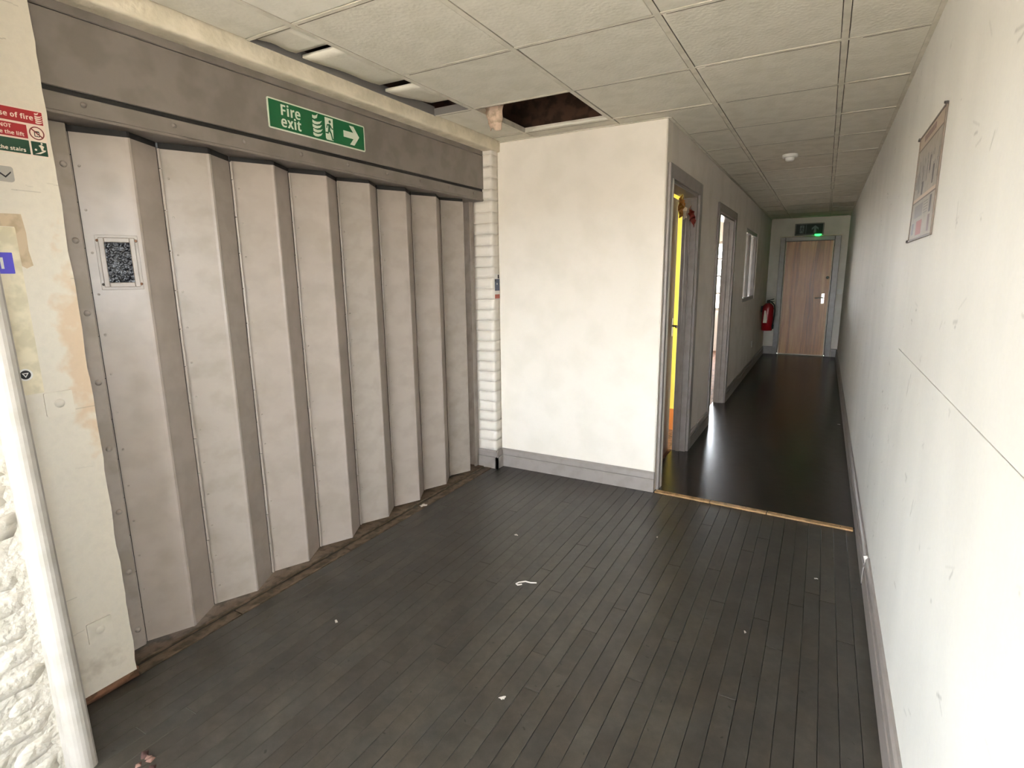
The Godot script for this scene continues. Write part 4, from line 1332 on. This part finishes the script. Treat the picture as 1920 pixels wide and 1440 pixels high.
# ------------------------------------------------------------------ corridor
func build_corridor_things() -> void:
	# smoke detector
	var d := thing("smoke_detector", "white round smoke detector on the corridor ceiling", "smoke detector", Vector3(-0.315, H, -5.03))
	lathe(d, "base", M.white, [[0.0, -0.022], [0.052, -0.022], [0.056, -0.016], [0.056, 0.001]], 24)
	lathe(d, "chamber", M.white, [[0.0, -0.048], [0.024, -0.047], [0.032, -0.040], [0.034, -0.022]], 20)
	# exit box sign with its green charge lamp
	var e := thing("exit_light_box", "dark unlit exit light box above the end door", "exit sign", Vector3(-0.293, 2.13, ZE))
	box(e, "housing", M.angle, Vector3(-0.215, -0.095, 0.0), Vector3(0.215, 0.098, 0.06), 0.006)
	shape(e, "face", mat(Color8(20, 30, 28), 0.6), rr(-0.198, -0.078, 0.198, 0.082, 0.004), 0.06, 0.062)
	var dim := mat(Color8(92, 104, 104), 0.4)
	running_man(e, -0.14, -0.06, 0.125, 0.062, dim, mat(Color8(24, 34, 32), 0.3))
	shape(e, "divider", dim, rr(-0.052, -0.07, -0.046, 0.075, 0.001), 0.062, 0.0626)
	shape(e, "arrow", dim, scaled([[-0.14, -0.5], [-0.14, 0.12], [-0.42, -0.12], [-0.42, 0.16], [0, 0.5], [0.42, 0.16], [0.42, -0.12], [0.14, 0.12], [0.14, -0.5]], 0.085, 0.0, 0.12), 0.062, 0.0626)
	var lamp := mat(Color8(60, 255, 110), 0.4)
	lamp.emission_enabled = true
	lamp.emission = Color8(60, 255, 110)
	lamp.emission_energy_multiplier = 3.0
	lathe(e, "charge_lamp", lamp, [[0.0, -0.034], [0.032, -0.028], [0.052, -0.014], [0.054, 0.0]], 14, Vector3(0.135, -0.082, 0.045))
	var gl := OmniLight3D.new()
	gl.name = "charge_light"
	gl.light_color = Color(0.2, 1.0, 0.4)
	gl.light_energy = 0.0004
	gl.omni_range = 12.0
	gl.omni_attenuation = 2.0
	gl.light_size = 0.02
	gl.shadow_enabled = true
	e.add_child(gl)
	gl.position = Vector3(0.135, -0.10, 0.10)
	# fire extinguisher
	var x := thing("fire_extinguisher", "red fire extinguisher hung at the far end of the corridor", "fire extinguisher", Vector3(-0.772, 0.49, -10.0))
	lathe(x, "cylinder", M.extred, [[0.0, 0.0], [0.078, 0.0], [0.086, 0.012], [0.086, 0.36], [0.077, 0.405], [0.048, 0.438], [0.028, 0.448], [0.0, 0.45]], 24)
	shape(x, "label", M.signpink, [Vector2(-0.055, 0.13), Vector2(0.0, 0.13), Vector2(0.0, 0.22), Vector2(-0.02, 0.33), Vector2(-0.045, 0.33)], 0.080, 0.0865)
	box(x, "valve", M.rubber, Vector3(-0.022, 0.445, -0.022), Vector3(0.022, 0.495, 0.022), 0.004)
	box(x, "lever", M.rubber, Vector3(-0.02, 0.495, -0.012), Vector3(0.085, 0.507, 0.012), 0.003).rotation.z = 0.28
	box(x, "carry_handle", M.rubber, Vector3(-0.02, 0.47, -0.010), Vector3(0.09, 0.48, 0.010), 0.003)
	tube(x, "hose", M.rubber, [Vector3(0.0, 0.47, 0.02), Vector3(0.05, 0.47, 0.05), Vector3(0.095, 0.42, 0.06), Vector3(0.105, 0.32, 0.05), Vector3(0.098, 0.2, 0.04), Vector3(0.09, 0.10, 0.03)], 0.011, 8)
	tube(x, "nozzle", M.rubber, [Vector3(0.09, 0.10, 0.03), Vector3(0.088, 0.03, 0.03)], 0.017, 8)
	box(x, "wall_bracket", M.rubber, Vector3(-0.105, 0.30, -0.03), Vector3(-0.08, 0.40, 0.03), 0.003)
	# sockets and switches
	var sk := thing("wall_socket", "white socket low on the corridor wall", "socket", Vector3(XC, 0.38, -8.91), PI / 2)
	shape(sk, "plate", M.white, rr(-0.043, -0.043, 0.043, 0.043, 0.006), 0.0, 0.012)
	for q in [[0.0, 0.018], [-0.011, -0.004], [0.011, -0.004]]:
		box(sk, "slot", M.rubber, Vector3(q[0] - 0.003, q[1] - 0.004, 0.012), Vector3(q[0] + 0.003, q[1] + 0.004, 0.0124))
	var sw := thing("light_switch", "white light switch beside the second doorway", "switch", Vector3(XC, 1.36, -6.56), PI / 2)
	shape(sw, "plate", M.white, rr(-0.043, -0.075, 0.043, 0.075, 0.006), 0.0, 0.010)
	box(sw, "rocker", M.white, Vector3(-0.012, -0.018, 0.010), Vector3(0.012, 0.018, 0.015), 0.002)
	var s2 := thing("light_switch", "white light switch right of the end door", "switch", Vector3(0.235, 1.10, ZE))
	shape(s2, "plate", M.white, rr(-0.038, -0.040, 0.038, 0.040, 0.005), 0.0, 0.012)
	box(s2, "rocker", M.white, Vector3(-0.010, -0.015, 0.012), Vector3(0.010, 0.015, 0.017), 0.002)

func scrap_mesh(w: float, h: float, seed_: int) -> ArrayMesh:
	nz.seed = seed_
	nz.frequency = 30.0
	var st := new_st()
	var n := 4
	var p := func(i: int, j: int, up: float) -> Vector3:
		var u := i / float(n) - 0.5
		var v := j / float(n) - 0.5
		return Vector3(u * w * (1 + nz.get_noise_2d(v, 3.0)), 0.001 + up + absf(nz.get_noise_2d(u + 3.0, v)) * 0.008, v * h * (1 + nz.get_noise_2d(u, 9.0)))
	for i in n:
		for j in n:
			quad(st, p.call(i, j, 0.0012), p.call(i + 1, j, 0.0012), p.call(i + 1, j + 1, 0.0012), p.call(i, j + 1, 0.0012), Vector3.UP)
			quad(st, p.call(i, j, 0.0), p.call(i + 1, j, 0.0), p.call(i + 1, j + 1, 0.0), p.call(i, j + 1, 0.0), Vector3.DOWN)
	return done(st)

func build_small_things() -> void:
	# twisted strip of tape in the middle of the floor
	var t := thing("tape_scrap", "pale twisted strip of tape in the middle of the floor", "litter", Vector3(-1.11, 0.0, -2.08))
	var st := new_st()
	add_tube(st, [Vector3(0.045, 0.004, -0.03), Vector3(0.02, 0.004, -0.018), Vector3(-0.005, 0.007, -0.012), Vector3(-0.03, 0.005, 0.006), Vector3(-0.037, 0.004, 0.022), Vector3(-0.024, 0.005, 0.03), Vector3(-0.008, 0.007, 0.018)], 0.0032, 6)
	put(t, "strip", done(st), M.scrap)
	var list := [
		[-1.386, -2.495, 0.018, "tiny paper crumb on the boards near the back wall"],
		[-2.10, -2.573, 0.045, "white paper scrap lying on the sill of the shutter"],
		[-1.68, -1.45, 0.022, "small paper crumb in front of the shutter"],
		[-0.846, -1.412, 0.020, "paper crumb nearest the camera on the boards"],
		[-0.162, -2.184, 0.016, "white crumb on the dark boards by the right wall"],
		[0.083, -2.765, 0.014, "tiny white crumb close to the right skirting"],
		[-0.687, -2.835, 0.013, "tiny white crumb near the threshold strip"],
		[0.232, -5.9, 0.025, "white speck on the corridor floor by the right wall"]]
	var k := 0
	for q in list:
		var s := thing("paper_scrap", q[3], "litter", Vector3(q[0], 0.004 if q[1] < -3.5 else (0.002 if q[0] < -2.0 else 0.0), q[1]), k * 1.3, "small scraps on the floor")
		put(s, "flake", scrap_mesh(q[2], q[2] * 0.55, 300 + k), M.scrap)
		k += 1
	# clump of reddish debris at the foot of the brick wall
	var c := thing("debris_clump", "reddish brown crumbled debris at the foot of the brick wall", "debris", Vector3(-1.665, 0.0, -0.665))
	for i in 7:
		put(c, "crumb", lump(rng.randf_range(0.015, 0.03), rng.randf_range(0.012, 0.02), 0.010, 0.004, 400 + i, 3, 3), mat(Color8(64, 40, 35), 0.9) if i % 2 == 0 else mat(Color8(112, 84, 74), 0.9), Vector3(rng.randf_range(-0.04, 0.05), 0.008, rng.randf_range(-0.03, 0.03)), Vector3(-PI / 2 + rng.randf_range(-0.3, 0.3), rng.randf() * 3.0, 0))
